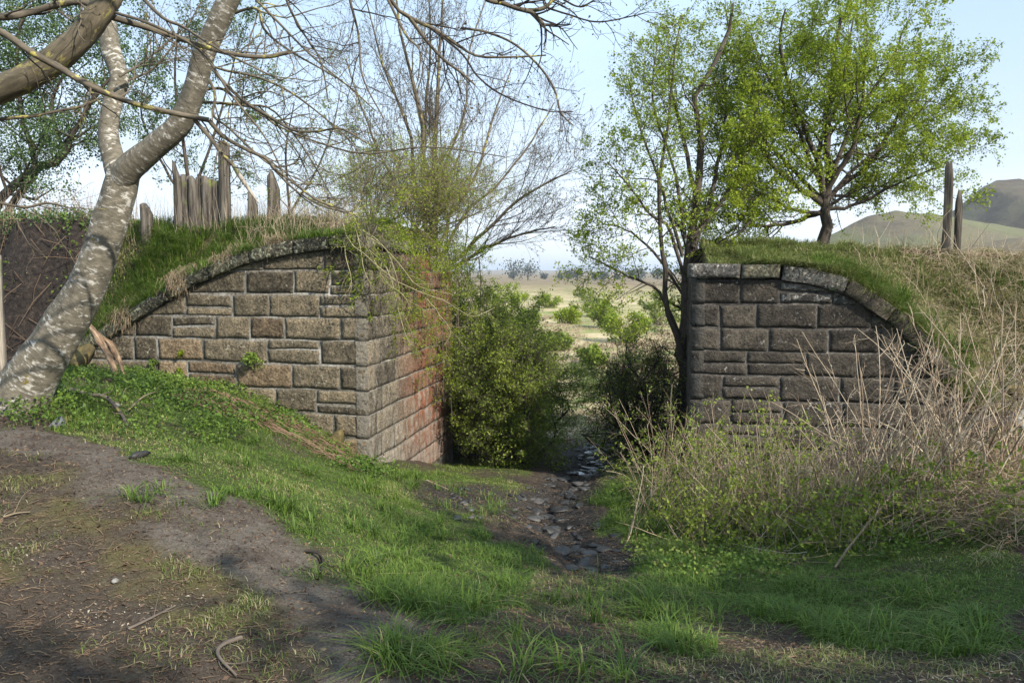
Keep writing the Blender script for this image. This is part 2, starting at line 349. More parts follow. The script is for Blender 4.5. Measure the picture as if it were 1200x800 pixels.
c = ramp(n, [(.3, (.014, .013, .012)), (.55, (.04, .037, .035)), (.8, (.11, .105, .098))], math_(n, 'ADD', math_(n, 'MULTIPLY', noise(n, p, 14, 5, .7), .7), math_(n, 'MULTIPLY', oi, .3)))
finish(n, c, .5, noise(n, p, 40, 5, .7), .5, .01, spec=.5)
m, n = newmat('pale_rock'); p = geo(n); M_rockp = m
finish(n, ramp(n, [(.3, (.12, .115, .10)), (.7, (.34, .325, .29))], noise(n, p, 16, 5, .7)), .7, noise(n, p, 40, 4), .5, .01)
m, n = newmat('slate_rock'); p = geo(n); M_slate = m
finish(n, ramp(n, [(.3, (.07, .072, .08)), (.7, (.15, .155, .165))], noise(n, p, 16, 5, .7)), .7, noise(n, p, 40, 4), .4, .01)
m, n = newmat('mossy_rock'); p = geo(n); M_rockm = m
finish(n, ramp(n, [(.36, (.07, .055, .03)), (.5, (.10, .08, .035)), (.66, (.18, .135, .05))], noise(n, p, 9, 5, .7)), .95, noise(n, p, 50, 5, .7), .8, .02)

# ground: vertex masks r=grass g=moss b=stream a=meadow
m, n = newmat('ground'); p = geo(n); M_ground = m
at = n.nodes.new('ShaderNodeAttribute'); at.attribute_name = 'gm'; sc = n.nodes.new('ShaderNodeSeparateColor'); n.links.new(at.outputs['Color'], sc.inputs[0])
f1 = noise(n, p, 22, 7, .75); f2 = noise(n, p, 3.1, 4, .6); f3 = noise(n, p, 90, 4, .7)
soil = ramp(n, [(.34, (.016, .012, .009)), (.5, (.062, .048, .038)), (.64, (.125, .10, .08)), (.76, (.26, .23, .19))], math_(n, 'ADD', math_(n, 'MULTIPLY', f1, .55), math_(n, 'MULTIPLY', f3, .45)))
soil = mix(n, ramp(n, [(.35, (0, 0, 0)), (.65, (.55,) * 3)], f2), soil, mix(n, f3, (.03, .024, .015), (.09, .075, .05)))
gcol = ramp(n, [(.35, (.03, .035, .015)), (.5, (.055, .08, .02)), (.7, (.09, .12, .03))], f1)
mcol = ramp(n, [(.36, (.05, .04, .018)), (.5, (.10, .085, .032)), (.66, (.15, .14, .05))], math_(n, 'ADD', math_(n, 'MULTIPLY', f1, .5), math_(n, 'MULTIPLY', f3, .5)))
stc = ramp(n, [(.35, (.014, .012, .011)), (.55, (.04, .036, .033)), (.72, (.10, .095, .09))], f1)
fa1 = noise(n, p, .22, 5, .7); fa2 = noise(n, p, .9, 8, .85); fa3 = noise(n, p, .05, 4, .6)
med = ramp(n, [(.38, (.09, .13, .035)), (.46, (.20, .22, .075)), (.52, (.38, .30, .17)), (.60, (.50, .43, .28)), (.68, (.28, .15, .08))], math_(n, 'ADD', math_(n, 'MULTIPLY', fa1, .4), math_(n, 'MULTIPLY', fa2, .6)))
spz = n.nodes.new('ShaderNodeSeparateXYZ'); n.links.new(p, spz.inputs[0]); mr = n.nodes.new('ShaderNodeMapRange'); n.links.new(spz.outputs['Y'], mr.inputs[0])
mr.inputs['From Min'].default_value = 120; mr.inputs['From Max'].default_value = 260
med = mix(n, math_(n, 'MULTIPLY', mr.outputs[0], .8), med, ramp(n, [(.4, (.10, .075, .05)), (.55, (.20, .13, .08)), (.7, (.10, .11, .05))], fa3))
pt = attr(n, 'pt'); soil = mix(n, math_(n, 'MULTIPLY', pt, ramp(n, [(.35, (.1,) * 3), (.6, (.6,) * 3)], f2)), soil, ramp(n, [(.36, (.06, .05, .042)), (.5, (.15, .13, .11)), (.66, (.26, .23, .2))], math_(n, 'ADD', math_(n, 'MULTIPLY', f1, .4), math_(n, 'MULTIPLY', f3, .6))))
c = mix(n, sc.outputs['Red'], soil, gcol); c = mix(n, sc.outputs['Green'], c, mcol); c = mix(n, sc.outputs['Blue'], c, stc); c = mix(n, at.outputs['Alpha'], c, med)
finish(n, c, .93, math_(n, 'ADD', f1, math_(n, 'MULTIPLY', f3, .5)), .7, .03, spec=.15)
m, n = newmat('embankment_soil'); p = geo(n); M_emb = m
at = attr(n, 'gr'); f1 = noise(n, p, 14, 6, .75)
finish(n, mix(n, at, ramp(n, [(.35, (.012, .009, .008)), (.55, (.035, .027, .022)), (.75, (.10, .075, .055))], f1), ramp(n, [(.36, (.05, .045, .025)), (.5, (.12, .11, .045)), (.66, (.25, .2, .12))], f1)), .95, f1, .9, .05)
m, n = newmat('shale_hill'); p = geo(n); M_hill = m
f1 = noise(n, p, .035, 7, .65, sc3=(1, 1, 1)); f2 = noise(n, p, .012, 3)
finish(n, ramp(n, [(.42, (.07, .054, .038)), (.5, (.12, .10, .06)), (.58, (.115, .115, .055)), (.7, (.15, .155, .065))], math_(n, 'ADD', math_(n, 'MULTIPLY', f1, .6), math_(n, 'MULTIPLY', f2, .4))), .95, f1, .6, 4)

# ---------------------------------------------------------------- ground relief
CP = [(0,800,3.1),(300,800,3.3),(600,800,3.3),(900,800,3.3),(1200,800,3.2),(30,480,7.0),(0,520,6.0),(200,560,5.5),(300,620,5.0),(430,720,4.0),
 (425,545,9.85),(350,492,10.0),(280,465,10.2),(180,446,10.45),(90,440,10.7),(500,600,8.0),(600,600,8.6),(690,650,7.0),(600,700,5.2),(640,560,11.),(700,530,14.),
 (690,500,18.),(690,480,22.),(690,440,33.),(830,565,10.),(800,625,8.),(900,640,7.5),(1000,650,6.5),(1000,740,4.5),(1170,690,4.8),(1150,600,6.5),(1100,560,8.),
 (1200,510,8.6),(0,650,4.3),(0,580,5.),(530,547,13.6),(750,545,11.5),(450,640,5.9),(760,690,5.4),(150,690,4.2),(480,560,9.6),(540,560,10.5),(780,550,13)]
cps = [P(*c) for c in CP] + [np.array(q) for q in [(-3,-3,.1),(3,-3,0),(9,-2,.1),(-9,-2,.3),(-9,4,.5),(-9,9,.5),(-12,14,0),(9,4,.2),(9,8,.3),(9,14,-1.2),(-9,22,-2.2),(10,24,-2.3),(-9,34,-2.4),(10,34,-2.4),(0,45,-2.45),(-6.5,12,.1),(0,-1,.03),(5.5,10.5,-.3)]]
CX = np.array(cps)
def tps(r2): return np.where(r2 > 1e-9, r2 * np.log(np.maximum(r2, 1e-9)), 0)
n_ = len(CX); d2 = ((CX[:, None, :2] - CX[None, :, :2]) ** 2).sum(-1); K = tps(d2) + np.eye(n_) * .25
A_ = np.zeros((n_ + 3, n_ + 3)); A_[:n_, :n_] = K; A_[:n_, n_] = 1; A_[:n_, n_ + 1:] = CX[:, :2]; A_[n_:, :n_] = A_[:n_, n_:].T
wt = np.linalg.solve(A_, np.concatenate([CX[:, 2], [0, 0, 0]]))
STREAM = [tuple(P(*c)[:2]) for c in [(705,660,6.8),(670,625,8.1),(640,600,9.2),(665,570,11.0),(690,545,13.),(700,528,14.6),(695,512,16.5)]]
def H0(x, y):
    x = np.asarray(x, float); y = np.asarray(y, float); sh = x.shape; xf = x.ravel(); yf = y.ravel()
    xc = np.clip(xf, -12, 12); yc = np.clip(yf, -4, 45); z = np.zeros(len(xf))
    for a in range(0, len(xf), 20000):
        s = slice(a, a + 20000); q = (xc[s, None] - CX[None, :, 0]) ** 2 + (yc[s, None] - CX[None, :, 1]) ** 2
        z[s] = tps(q) @ wt[:n_] + wt[n_] + wt[n_ + 1] * xc[s] + wt[n_ + 2] * yc[s]
    far = smooth(24, 42, yf); z = z * (1 - far) + (-2.4) * far
    z += far * (.45 * fbm(xf / 14, yf / 14, 4, 5) + smooth(70, 420, yf) * (.8 + 1.2 * fbm(xf / 160, yf / 160, 3, 9)) )
    z += smooth(450, 2600, yf) * (6 + 9 * fbm(xf / 900, yf / 900, 3, 19))
    near = 1 - smooth(16, 30, yf)
    z += near * (.03 * fbm(xf * 1.9, yf * 1.9, 3, 33) + .045 * fbm(xf * .9, yf * .9, 3, 3) + .022 * fbm(xf * 4, yf * 4, 4, 4) + .012 * fbm(xf * 11, yf * 11, 3, 8))
    ds = dpoly(xf, yf, STREAM); z -= .16 * np.exp(-(ds / .42) ** 2)
    z += np.exp(-(ds / .6) ** 2) * .05 * fbm(xf * 5, yf * 5, 3, 14)
    return z.reshape(sh)
def grade(a, b, d, far_, g=1.16):
    c = list(np.arange(a, b, d)); s = d
    x = c[-1]
    while x < far_: s *= g; x += s; c.append(x)
    return c
gx = np.array(sorted([-v for v in grade(0, 7.5, .075, 5200)[1:]] + grade(0, 7.5, .075, 5200)))
gy = np.array(sorted([-v for v in grade(0, .4, .2, 60, 1.5)[1:]] + grade(0, 15.5, .06, 6500, 1.05)))
GX, GY = np.meshgrid(gx, gy, indexing='ij'); GZ = H0(GX, GY)
def H(x, y):
    """bilinear look-up in the built ground, so that things rest on the mesh itself"""
    x = np.asarray(x, float); y = np.asarray(y, float)
    i = np.clip(np.searchsorted(gx, x) - 1, 0, len(gx) - 2); j = np.clip(np.searchsorted(gy, y) - 1, 0, len(gy) - 2)
    fx = np.clip((x - gx[i]) / (gx[i + 1] - gx[i]), 0, 1); fy = np.clip((y - gy[j]) / (gy[j + 1] - gy[j]), 0, 1)
    return (GZ[i, j] * (1 - fx) + GZ[i + 1, j] * fx) * (1 - fy) + (GZ[i, j + 1] * (1 - fx) + GZ[i + 1, j + 1] * fx) * fy
def G(px, py):
    """where the line of sight through px,py meets the ground"""
    Ys = np.concatenate([np.arange(2.5, 20, .03), np.arange(20, 90, .3)])
    pts = np.array([P(px, py, Y) for Y in Ys]); below = pts[:, 2] <= H(pts[:, 0], pts[:, 1])
    i = int(np.argmax(below)) if below.any() else len(Ys) - 1
    q = pts[i]; return np.array([q[0], q[1], float(H(q[0], q[1]))])
def GP(pts): return [tuple(G(a, b)[:2]) for a, b in pts]
PA = GP([(55,474),(130,450),(280,466),(345,492),(425,546),(530,552),(600,560),(585,600),(560,620),(620,668),(600,700),(520,745),(455,725),(405,690),(335,640),(255,590),(175,562),(120,522),(60,512)])
PB = GP([(480,640),(560,630),(680,662),(860,680),(900,730),(800,770),(640,755),(560,796),(400,799),(420,745)])
PC = GP([(735,660),(712,600),(700,560),(735,520),(900,560),(1195,545),(1198,780),(1080,772),(930,742),(800,700)])
PM = GP([(0,535),(120,545),(260,620),(350,690),(380,790),(250,790),(150,720),(60,700),(0,690)])
PATH = GP([(2,515),(60,525),(160,560),(260,608),(330,655),(400,705),(440,765),(445,799)])
def masks(x, y):
    jx = x + .34 * fbm(x * 2.2, y * 2.2, 5, 21); jy = y + .42 * fbm(x * 2.2, y * 2.2, 5, 22)
    ga = inpoly(jx, jy, PA) * smooth(-.75, -.15, fbm(x * 2.1, y * 2.1, 4, 26)); gb = inpoly(jx, jy, PB) * smooth(-.35, .15, fbm(x * 2.3, y * 2.3, 4, 23)) * .6; gc = inpoly(jx, jy, PC) * smooth(-.75, -.1, fbm(x * 2.1, y * 2.1, 4, 24))
    mo = inpoly(jx, jy, PM) * smooth(-.2, .45, fbm(x * 3.6, y * 3.6, 5, 25) + .35 * fbm(x * 14, y * 14, 2, 35)) * .75
    pth = 1 - smooth(.12, .40, dpoly(jx, jy, PATH)); ds = dpoly(jx, jy, STREAM); st = 1 - smooth(.38, .62, ds)
    st = np.maximum(st, 0.9 * (1 - smooth(.5, .9, np.hypot(jx - G(560,590)[0], (jy - G(560,590)[1]) * .8))))
    gpass = ((y > 9.5) & (y < 17)) * smooth(-.2, .3, fbm(x * 1.2, y * 1.2, 3, 27)) * (np.abs(x - .6) > .3) * .6
    g = np.maximum.reduce([ga, gb, gc, gpass]) * (1 - pth) * (1 - st)
    side = ((x < -4.5) | (x > 4.5)) & (y < 9); g = np.maximum(g, side * (fbm(x, y, 3, 29) > 0) * .6 * (1 - pth))
    far = smooth(15.5, 18, jy); return g * (1 - far), mo * (1 - pth) * (1 - g), st * (1 - far), far, pth
mg, mmo, mst, mfar, mp_ = masks(GX, GY)
nx, ny = len(gx), len(gy); idx = np.arange(nx * ny).reshape(nx, ny)
Q = np.stack([idx[:-1, :-1], idx[1:, :-1], idx[1:, 1:], idx[:-1, 1:]], -1).reshape(-1, 4)
o = mesh('ground', np.stack([GX, GY, GZ], -1).reshape(-1, 3), Q, M_ground, smooth_=True, attrs={'gm': np.stack([mg, mmo, mst, mfar], -1).reshape(-1, 4), 'pt': mp_.ravel()}, loc=(0, 0, 0))
tag(o, kind='structure')

# far shale bings on the right, beyond the embankment
def hill(name, prof, Y0, depth, zb=-6, sd=0):
    pts = np.array([P(a, b, Y0) for a, b in prof]); xs = np.linspace(pts[0, 0], pts[-1, 0], 150); zs = np.interp(xs, pts[:, 0], pts[:, 2])
    d = np.linspace(-1, 1, 61); Vv = []
    for t in d:
        k = max(0, 1 - abs(t)) ** .85
        zz = zb + (zs - zb) * k; zz = zz + k * (1 - k) * 14 * fbm(xs / 22, xs * 0 + t * 9, 4, sd) + (k > .98) * .5 * fbm(xs / 6, xs * 0, 2, sd)
        Vv.append(np.stack([xs, np.full_like(xs, Y0 + t * depth), zz], 1))
    Vv = np.array(Vv); a, b = Vv.shape[:2]; ii = np.arange(a * b).reshape(a, b)
    q = np.stack([ii[:-1, :-1], ii[:-1, 1:], ii[1:, 1:], ii[1:, :-1]], -1).reshape(-1, 4)
    return tag(mesh(name, Vv.reshape(-1, 3), q, M_hill, smooth_=True), kind='structure')
hill('hill', [(860,335),(930,292),(980,272),(1015,255),(1050,248),(1090,250),(1130,256),(1200,268),(1300,300),(1380,335)], 240, 80, sd=2)
hill('hill', [(1000,335),(1070,290),(1120,252),(1152,218),(1168,212),(1195,209),(1225,216),(1265,235),(1330,262),(1420,300),(1500,335)], 340, 110, sd=5)

# ---------------------------------------------------------------- abutments
AL = np.array([-1.82, 10.0]); UL = np.array([-.975, .2222]); NL = np.array([-.2222, -.975])     # left wall: corner, along, outward
US = np.array([.19, .982]); NS = np.array([.982, -.19])                                          # its passage face
AR = np.array([2.30, 10.15]); UR = np.array([.9863, -.165]); NR = np.array([-.165, -.9863])      # right wall
URS = np.array([.19, .982]); NRS = np.array([-.982, .19])
def wallhit(A, U, px, py):
    """s,z on the wall plane A + s U for a point of the photograph"""
    u = (px - 600) / F; v = (400 - py) / F; c, s_ = math.cos(PITCH), math.sin(PITCH); dx, dy, dz = u, c + v * s_, -s_ + v * c
    det = dx * (-U[1]) - dy * (-U[0]); k = (A[0] * (-U[1]) + U[0] * A[1]) / det
    q = np.array([dx * k, dy * k]); return float(((q - A) * U).sum()), 1.6 + dz * k
def stone(root, A, U, Nn, s0, s1, z0, z1, mat, bulge=.04, topf=None, botf=None, back=.16, name='stone', seed=0, gap=.014, proud=0., nxz=None):
    nx_, nz_ = nxz or (max(5, int((s1 - s0) / .048)), max(5, int((z1 - z0) / .042)))
    r = np.random.RandomState(seed)
    a = np.linspace(0, 1, nx_); b = np.linspace(0, 1, nz_); a2, b2 = np.meshgrid(a, b, indexing='ij')
    g4 = gap * (.4 + 1.2 * r.rand(4)); skew = r.uniform(-.012, .012, 2)
    ss = s0 + g4[0] + a2 * (s1 - s0 - g4[0] - g4[1]); lo = np.full_like(ss, z0 + g4[2]); hi = np.full_like(ss, z1 - g4[3])
    if topf is not None: hi = np.minimum(hi, topf(ss) - gap)
    if botf is not None: lo = np.maximum(lo, botf(ss))
    und = lambda S_, Z_: .016 * fbm(S_ * 2.1 + 3, Z_ * 6.0 + 11, 3, 77)
    lo = lo + und(ss, z0); hi = hi + (und(ss, z1) if topf is None else und(ss, z1) * (hi > z1 - .02 - gap))
    hi = np.maximum(hi, lo + .006)
    zz = lo + b2 * (hi - lo) + skew[0] * (a2 - .5)
    wob = .016 * fbm(ss * 9, zz * 9, 3, seed); zz = zz + .014 * fbm(ss * 7 + 5, zz * 7, 3, seed + 1) * (b2 * (1 - b2) * 3 + .35); jt = lambda S_, Z_: .016 * fbm(Z_ * 4 + S_ * 9, Z_ * 0 + S_ * 5, 3, 78) * (abs(S_) > .1)
    ss = ss + jt(s0, zz) * (1 - a2) + jt(s1, zz) * a2 + skew[1] * (b2 - .5) + wob * (a2 * (1 - a2) * 4)
    e = np.minimum(np.minimum(a2, 1 - a2) * (s1 - s0), np.minimum(b2, 1 - b2) * np.maximum(hi - lo, .05)); ed = smooth(0, .013 + .02 * np.clip(fbm(ss * 8, zz * 8, 2, seed + 21), 0, 1), e)
    tl = r.uniform(-.5, .5, 2)
    dd = proud + bulge * ed * (.55 + .55 * fbm(ss * 6 + seed, zz * 7, 4, seed) + .5 * (tl[0] * (a2 - .5) + tl[1] * (b2 - .5)))
    # one broken facet
    fa = r.rand() * 6.28; pl = (a2 - r.rand()) * math.cos(fa) + (b2 - r.rand()) * math.sin(fa); dd = dd - np.clip(pl, 0, .6) * bulge * 1.3 * ed
    fb = r.rand() * 6.28; pl = (a2 - r.rand()) * math.cos(fb) + (b2 - r.rand()) * math.sin(fb); dd = dd - (pl > .12) * bulge * .35 * ed
    dd = dd + ed * (.011 * fbm(ss * 22, zz * 22, 2, seed + 3) + .004 * r.normal(size=ss.shape))
    dd = np.maximum(dd, proud + (.005 + .006 * ed) * (1 + .5 * fbm(ss * 14, zz * 14, 2, seed + 9)))
    Fp = np.stack([A[0] + U[0] * ss + Nn[0] * dd, A[1] + U[1] * ss + Nn[1] * dd, zz], -1)
    per = [(i, 0) for i in range(nx_)] + [(nx_ - 1, j) for j in range(1, nz_)] + [(i, nz_ - 1) for i in range(nx_ - 2, -1, -1)] + [(0, j) for j in range(nz_ - 2, 0, -1)]
    V = list(Fp.reshape(-1, 3)); B = [V[i * nz_ + j] - np.array([Nn[0], Nn[1], 0]) * back for i, j in per]; nb = len(V); V = V + B
    f4 = [(i * nz_ + j, (i + 1) * nz_ + j, (i + 1) * nz_ + j + 1, i * nz_ + j + 1) for i in range(nx_ - 1) for j in range(nz_ - 1)]
    m_ = len(per)
    f4 += [(per[k][0] * nz_ + per[k][1], nb + k, nb + (k + 1) % m_, per[(k + 1) % m_][0] * nz_ + per[(k + 1) % m_][1]) for k in range(m_)]
    f4 = np.array(f4)
    if np.cross(np.array([U[0], U[1], 0]), [0, 0, 1]) @ np.array([Nn[0], Nn[1], 0]) < 0: f4 = f4[:, ::-1]
    o = mesh(name, np.array(V), f4, mat, parent=root, attrs={'ed': np.concatenate([np.clip(e / .05, 0, 1).ravel(), np.zeros(nb - 0 if False else len(B))])})
    return o
def slab(name, root, A, U, Nn, s0, s1, zlo, topf, d0, d1, mat, kk=60):
    s = np.linspace(s0, s1, kk); V = []
    for dd in (d0, d1):
        for zf in (lambda x: x * 0 + zlo, topf):
            V.append(np.stack([A[0] + U[0] * s + Nn[0] * dd, A[1] + U[1] * s + Nn[1] * dd, zf(s)], 1))
    V = np.concatenate(V); f = []
    for i in range(kk - 1):
        a, b, c, d = i, kk + i, 2 * kk + i, 3 * kk + i
        f += [(a, a + 1, b + 1, b), (c, d, d + 1, c + 1), (b, b + 1, d + 1, d), (a, c, c + 1, a + 1)]
    f += [(0, kk, 3 * kk, 2 * kk), (kk - 1, 3 * kk - 1, 4 * kk - 1, 2 * kk - 1)]
    return mesh(name, V, np.array(f), mat, parent=root)
def voussoirs(root, A, U, Nn, lo, joints, th, mat, proud=.07, matf=None, sd=0):
    """coping stones that follow the curve lo(arc) between joints, th thick"""
    curve = np.array(lo); seg = np.concatenate([[0], np.cumsum(np.linalg.norm(np.diff(curve, axis=0), axis=1))])
    for k, (j0, j1) in enumerate(zip(joints[:-1], joints[1:])):
        t = np.linspace(j0 * seg[-1] + .008, j1 * seg[-1] - .008, 10)
        x = np.interp(t, seg, curve[:, 0]); z = np.interp(t, seg, curve[:, 1]); T = norm(np.stack([np.gradient(x), np.gradient(z)], 1)); nn = np.stack([-T[:, 1], T[:, 0]], 1)
        if nn[:, 1].mean() < 0: nn = -nn
        rows = []
        for q, (hh, dd) in enumerate([(0, -.2), (0, proud), (.03, proud + .012), (.35, proud + .02), (.68, proud + .015), (.92, proud), (1, proud - .03), (1.02, -.35)]):
            h_ = th * hh + (.02 * fbm(t * 6, t * 0 + q, 3, sd + k) if 0 < hh else 0)
            d_ = dd + (.032 * fbm(t * 9, t * 0 + q * 2.1, 3, sd + k + 7) if q not in (0, 7) else 0)
            sx = x + nn[:, 0] * h_; sz = z + nn[:, 1] * h_
            rows.append(np.stack([A[0] + U[0] * sx + Nn[0] * d_, A[1] + U[1] * sx + Nn[1] * d_, sz], 1))
        V = np.array(rows); a, b = V.shape[:2]; ii = np.arange(a * b).reshape(a, b)
        f = [tuple(q) for q in np.stack([ii[:-1, :-1], ii[:-1, 1:], ii[1:, 1:], ii[1:, :-1]], -1).reshape(-1, 4)]
        f += [(ii[0, i], ii[a - 1, i], ii[a - 1, i + 1], ii[0, i + 1]) for i in range(b - 1)]
        Q1 = np.array(f); Vf = V.reshape(-1, 3)
        caps = [[ii[0, 0]] + [ii[r_, 0] for r_ in range(1, a)], [ii[r_, b - 1] for r_ in range(a - 1, -1, -1)]]
        mesh('coping_stone', Vf, [Q1, np.array(caps)], mat if matf is None else matf(k), parent=root, attrs={'ed': np.ones(len(Vf))})

rowsL = [292, 317, 345, 373, 400, 429, 458, 486, 514, 542, 572, 602]
zL = [wallhit(AL, UL, 427, y)[1] for y in rowsL]
loL = [wallhit(AL, UL, a, b) for a, b in [(430,291),(385,292),(340,298),(287,310),(233,333),(207,347),(160,377),(128,397),(100,412),(78,424)]]
loL = np.array(sorted(loL)); fL = lambda s: np.interp(s, loL[:, 0], loL[:, 1])
abL = empty('stone_abutment', (AL[0] - 2, AL[1] + .4, float(H(AL[0] - 2, AL[1]))), 'brown sandstone abutment left of the passage with a curved sloping coping and red-stained side', 'abutment')
JL = [[427, 380, 311, 250, 200], [427, 388, 346, 290, 212, 160], [427, 375, 317, 274, 220, 176, 130], [427, 400, 334, 294, 253, 202, 160, 130, 100],
      [427, 375, 314, 238, 184, 157, 126, 90, 70], [427, 398, 341, 276, 219, 183, 128, 90, 70], [427, 370, 322, 270, 226, 175, 120, 70], [427, 389, 350, 300, 250, 200, 120, 70],
      [427, 392, 350, 290, 200], [427, 385, 330, 250], [427, 380, 320]]
sd = 0
quoin = [.34, .14, .36, .16, .33, .15, .36, .15, .34, .16, .34]
for r_, (js, za, zb) in enumerate(zip(JL, zL[:-1], zL[1:])):
    ss = [max(0, wallhit(AL, UL, a, 400)[0]) for a in js]; ss[0] = -.012
    for a, b in zip(ss[:-1], ss[1:]):
        sd += 1
        if fL(np.array([a, b])).max() < zb + .04: continue
        m_ = M_st_o if (r_, round(a, 1)) in [(5, round(wallhit(AL, UL, 341, 400)[0], 1)), (5, round(wallhit(AL, UL, 276, 400)[0], 1))] or (sd * 7919) % 9 == 0 else M_st_l
        split = (r_ == 2 and 220 in js and abs(a - wallhit(AL, UL, 274, 400)[0]) < .02) or (r_ == 4 and abs(a - wallhit(AL, UL, 375, 400)[0]) < .02) or (sd * 31) % 5 == 0
        if split and b - a > .2:
            zm = zb + (za - zb) * random.uniform(.36, .62)
            stone(abL, AL, UL, NL, a, b, zm, za, m_, .018, fL, seed=sd); stone(abL, AL, UL, NL, a, b, zb, zm, m_, .018, fL, seed=sd + 500)
        else: stone(abL, AL, UL, NL, a, b, zb, za, m_, .010 + .024 * random.random(), fL, seed=sd)
slab('mortar', abL, AL, UL, NL, .06, 4.75, -2.4, lambda s: fL(s) - .004, -.001, -.55, M_mort)
voussoirs(abL, AL, UL, NL, np.array([p for p in loL if p[0] > -1]), [0, .1, .2, .33, .46, .60, .74, .87, 1.0], .17, M_st_cop, sd=3)
# passage face of the left abutment
SL = 4.05; sj = [0]
for r_, (za, zb) in enumerate(zip(zL[:-1], zL[1:])):
    q = [-.02, quoin[r_] + .12]
    while q[-1] < SL - .5: q.append(q[-1] + random.uniform(.45, .95))
    q[-1] = SL
    for a, b in zip(q[:-1], q[1:]):
        sd += 1; top = za
        if r_ == 0 and b > 2.9: continue
        stone(abL, AL, US, NS, a, b, zb, za, M_st_s, .022 + .014 * random.random(), seed=sd, gap=.007)
slab('mortar', abL, AL, US, NS, .06, SL - .02, -2.8, lambda s: s * 0 + zL[0] - .03, -.001, -.55, M_mort)
for a, b in ((.0, .9), (.9, 1.75), (1.75, 2.6)): stone(abL, AL + NS * .02, US, NS, a, b, zL[0], zL[0] + .16, M_st_cop, .03, seed=sd + int(a * 10) + 3, proud=.03, back=.5)

rowsR = [326.5, 356, 383.5, 410.5, 438, 467, 495, 523, 551, 579, 607]
zR = [wallhit(AR, UR, 812, y)[1] for y in rowsR]
loR = np.array([wallhit(AR, UR, a, b) for a, b in [(811,326),(860,327),(915,328),(950,333),(990,345),(1040,377),(1075,410),(1105,447),(1135,487)]])
fR = lambda s: np.interp(s, loR[:, 0], loR[:, 1])
abR = empty('stone_abutment', (AR[0] + 1.5, AR[1] + .4, float(H(AR[0] + 1.5, AR[1]))), 'soot-blackened stone abutment right of the passage, half hidden by brambles', 'abutment')
JR = [[811, 866, 912, 974, 1012], [811, 842, 886, 956, 1020, 1075], [811, 843, 900, 970, 1030, 1090], [811, 876, 944, 1005, 1060, 1110], [811, 847, 915, 985, 1050, 1100, 1130],
      [811, 858, 920, 990, 1060, 1120, 1150]] + [[811, 845 + 13 * (k % 2), 910, 980, 1045, 1105, 1150] for k in range(4)]
for r_, (js, za, zb) in enumerate(zip(JR, zR[:-1], zR[1:])):
    ss = [wallhit(AR, UR, a, 400)[0] for a in js]; ss[0] = -.012
    for a, b in zip(ss[:-1], ss[1:]):
        sd += 1
        if fR(np.array([a, b])).max() < zb + .04: continue
        m_ = M_st_rl if (r_ == 0 and a > .9) else M_st_r
        if (r_ == 3 and .6 < a < 1.2) or (sd * 17) % 6 == 0:
            zm = zb + (za - zb) * .5; stone(abR, AR, UR, NR, a, b, zm, za, m_, .04, fR, seed=sd); stone(abR, AR, UR, NR, a, b, zb, zm, m_, .04, fR, seed=sd + 500)
        else: stone(abR, AR, UR, NR, a, b, zb, za, m_, .014 + .03 * random.random(), fR, seed=sd)
slab('mortar', abR, AR, UR, NR, .06, 3.75, -2.6, lambda s: fR(s) - .004, -.005, -.55, M_mort_d)
for k, (a, b) in enumerate([(811, 868), (868, 913)]):
    s0, s1 = wallhit(AR, UR, a, 320)[0], wallhit(AR, UR, b, 320)[0]
    stone(abR, AR, UR, NR, s0 - (.05 if k == 0 else 0), s1, zR[0] + .004, zR[0] + .19, M_st_rl if k == 0 else M_st_cop, .02, proud=.07, seed=900 + k, name='coping_stone', back=.5)
lr = loR[loR[:, 0] >= wallhit(AR, UR, 914, 320)[0] - .01]
voussoirs(abR, AR, UR, NR, lr, [0, .26, .47, .66, .82], .19, M_st_rl, matf=lambda k: M_st_rl if k < 1 else M_st_r, sd=40)
for r_, (za, zb) in enumerate(zip(zR[:-1], zR[1:])):
    q = [-.02, (.3, .5)[r_ % 2]]
    while q[-1] < SL - .35: q.append(q[-1] + random.uniform(.36, .66))
    q[-1] = SL
    for a, b in zip(q[:-1], q[1:]):
        sd += 1; stone(abR, AR, URS, NRS, a, b, zb, za, M_st_r, .02, seed=sd, gap=.007)
slab('mortar', abR, AR, URS, NRS, .06, SL - .02, -2.8, lambda s: s * 0 + zR[0] - .01, -.005, -.55, M_mort_d)

# ---------------------------------------------------------------- embankments behind the walls
def emb(name, A, U, Nn, back_dir, s_arr, topfn, sd):
    d_arr = np.concatenate([np.linspace(.22, 2.4, 28), np.linspace(2.7, 9, 18)])
    Sg, Dg = np.meshgrid(s_arr, d_arr, indexing='ij'); Zg = topfn(Sg, Dg)
    Xg = A[0] + U[0] * Sg + back_dir[0] * Dg; Yg = A[1] + U[1] * Sg + back_dir[1] * Dg
    return Sg, Dg, Xg, Yg, Zg
def embmesh(name, Xg, Yg, Zg, gr):
    a, b = Xg.shape; V = np.stack([Xg, Yg, Zg], -1)
    base = V.copy(); base[..., 2] = -3.2
    ii = np.arange(a * b).reshape(a, b); q = [np.stack([ii[:-1, :-1], ii[1:, :-1], ii[1:, 1:], ii[:-1, 1:]], -1).reshape(-1, 4)]
    rim = np.concatenate([ii[:, 0], ii[-1, 1:], ii[-2::-1, -1], ii[0, -2:0:-1]]); Vf = V.reshape(-1, 3); lo = Vf[rim].copy(); lo[:, 2] = -3.2
    nb = len(Vf); m_ = len(rim); k = np.arange(m_); q.append(np.stack([rim, nb + k, nb + (k + 1) % m_, rim[(k + 1) % m_]], -1))
    return tag(mesh(name, np.concatenate([Vf, lo]), np.concatenate(q), M_emb, smooth_=True, attrs={'gr': np.concatenate([gr.ravel(), np.zeros(m_)])}), kind='structure')
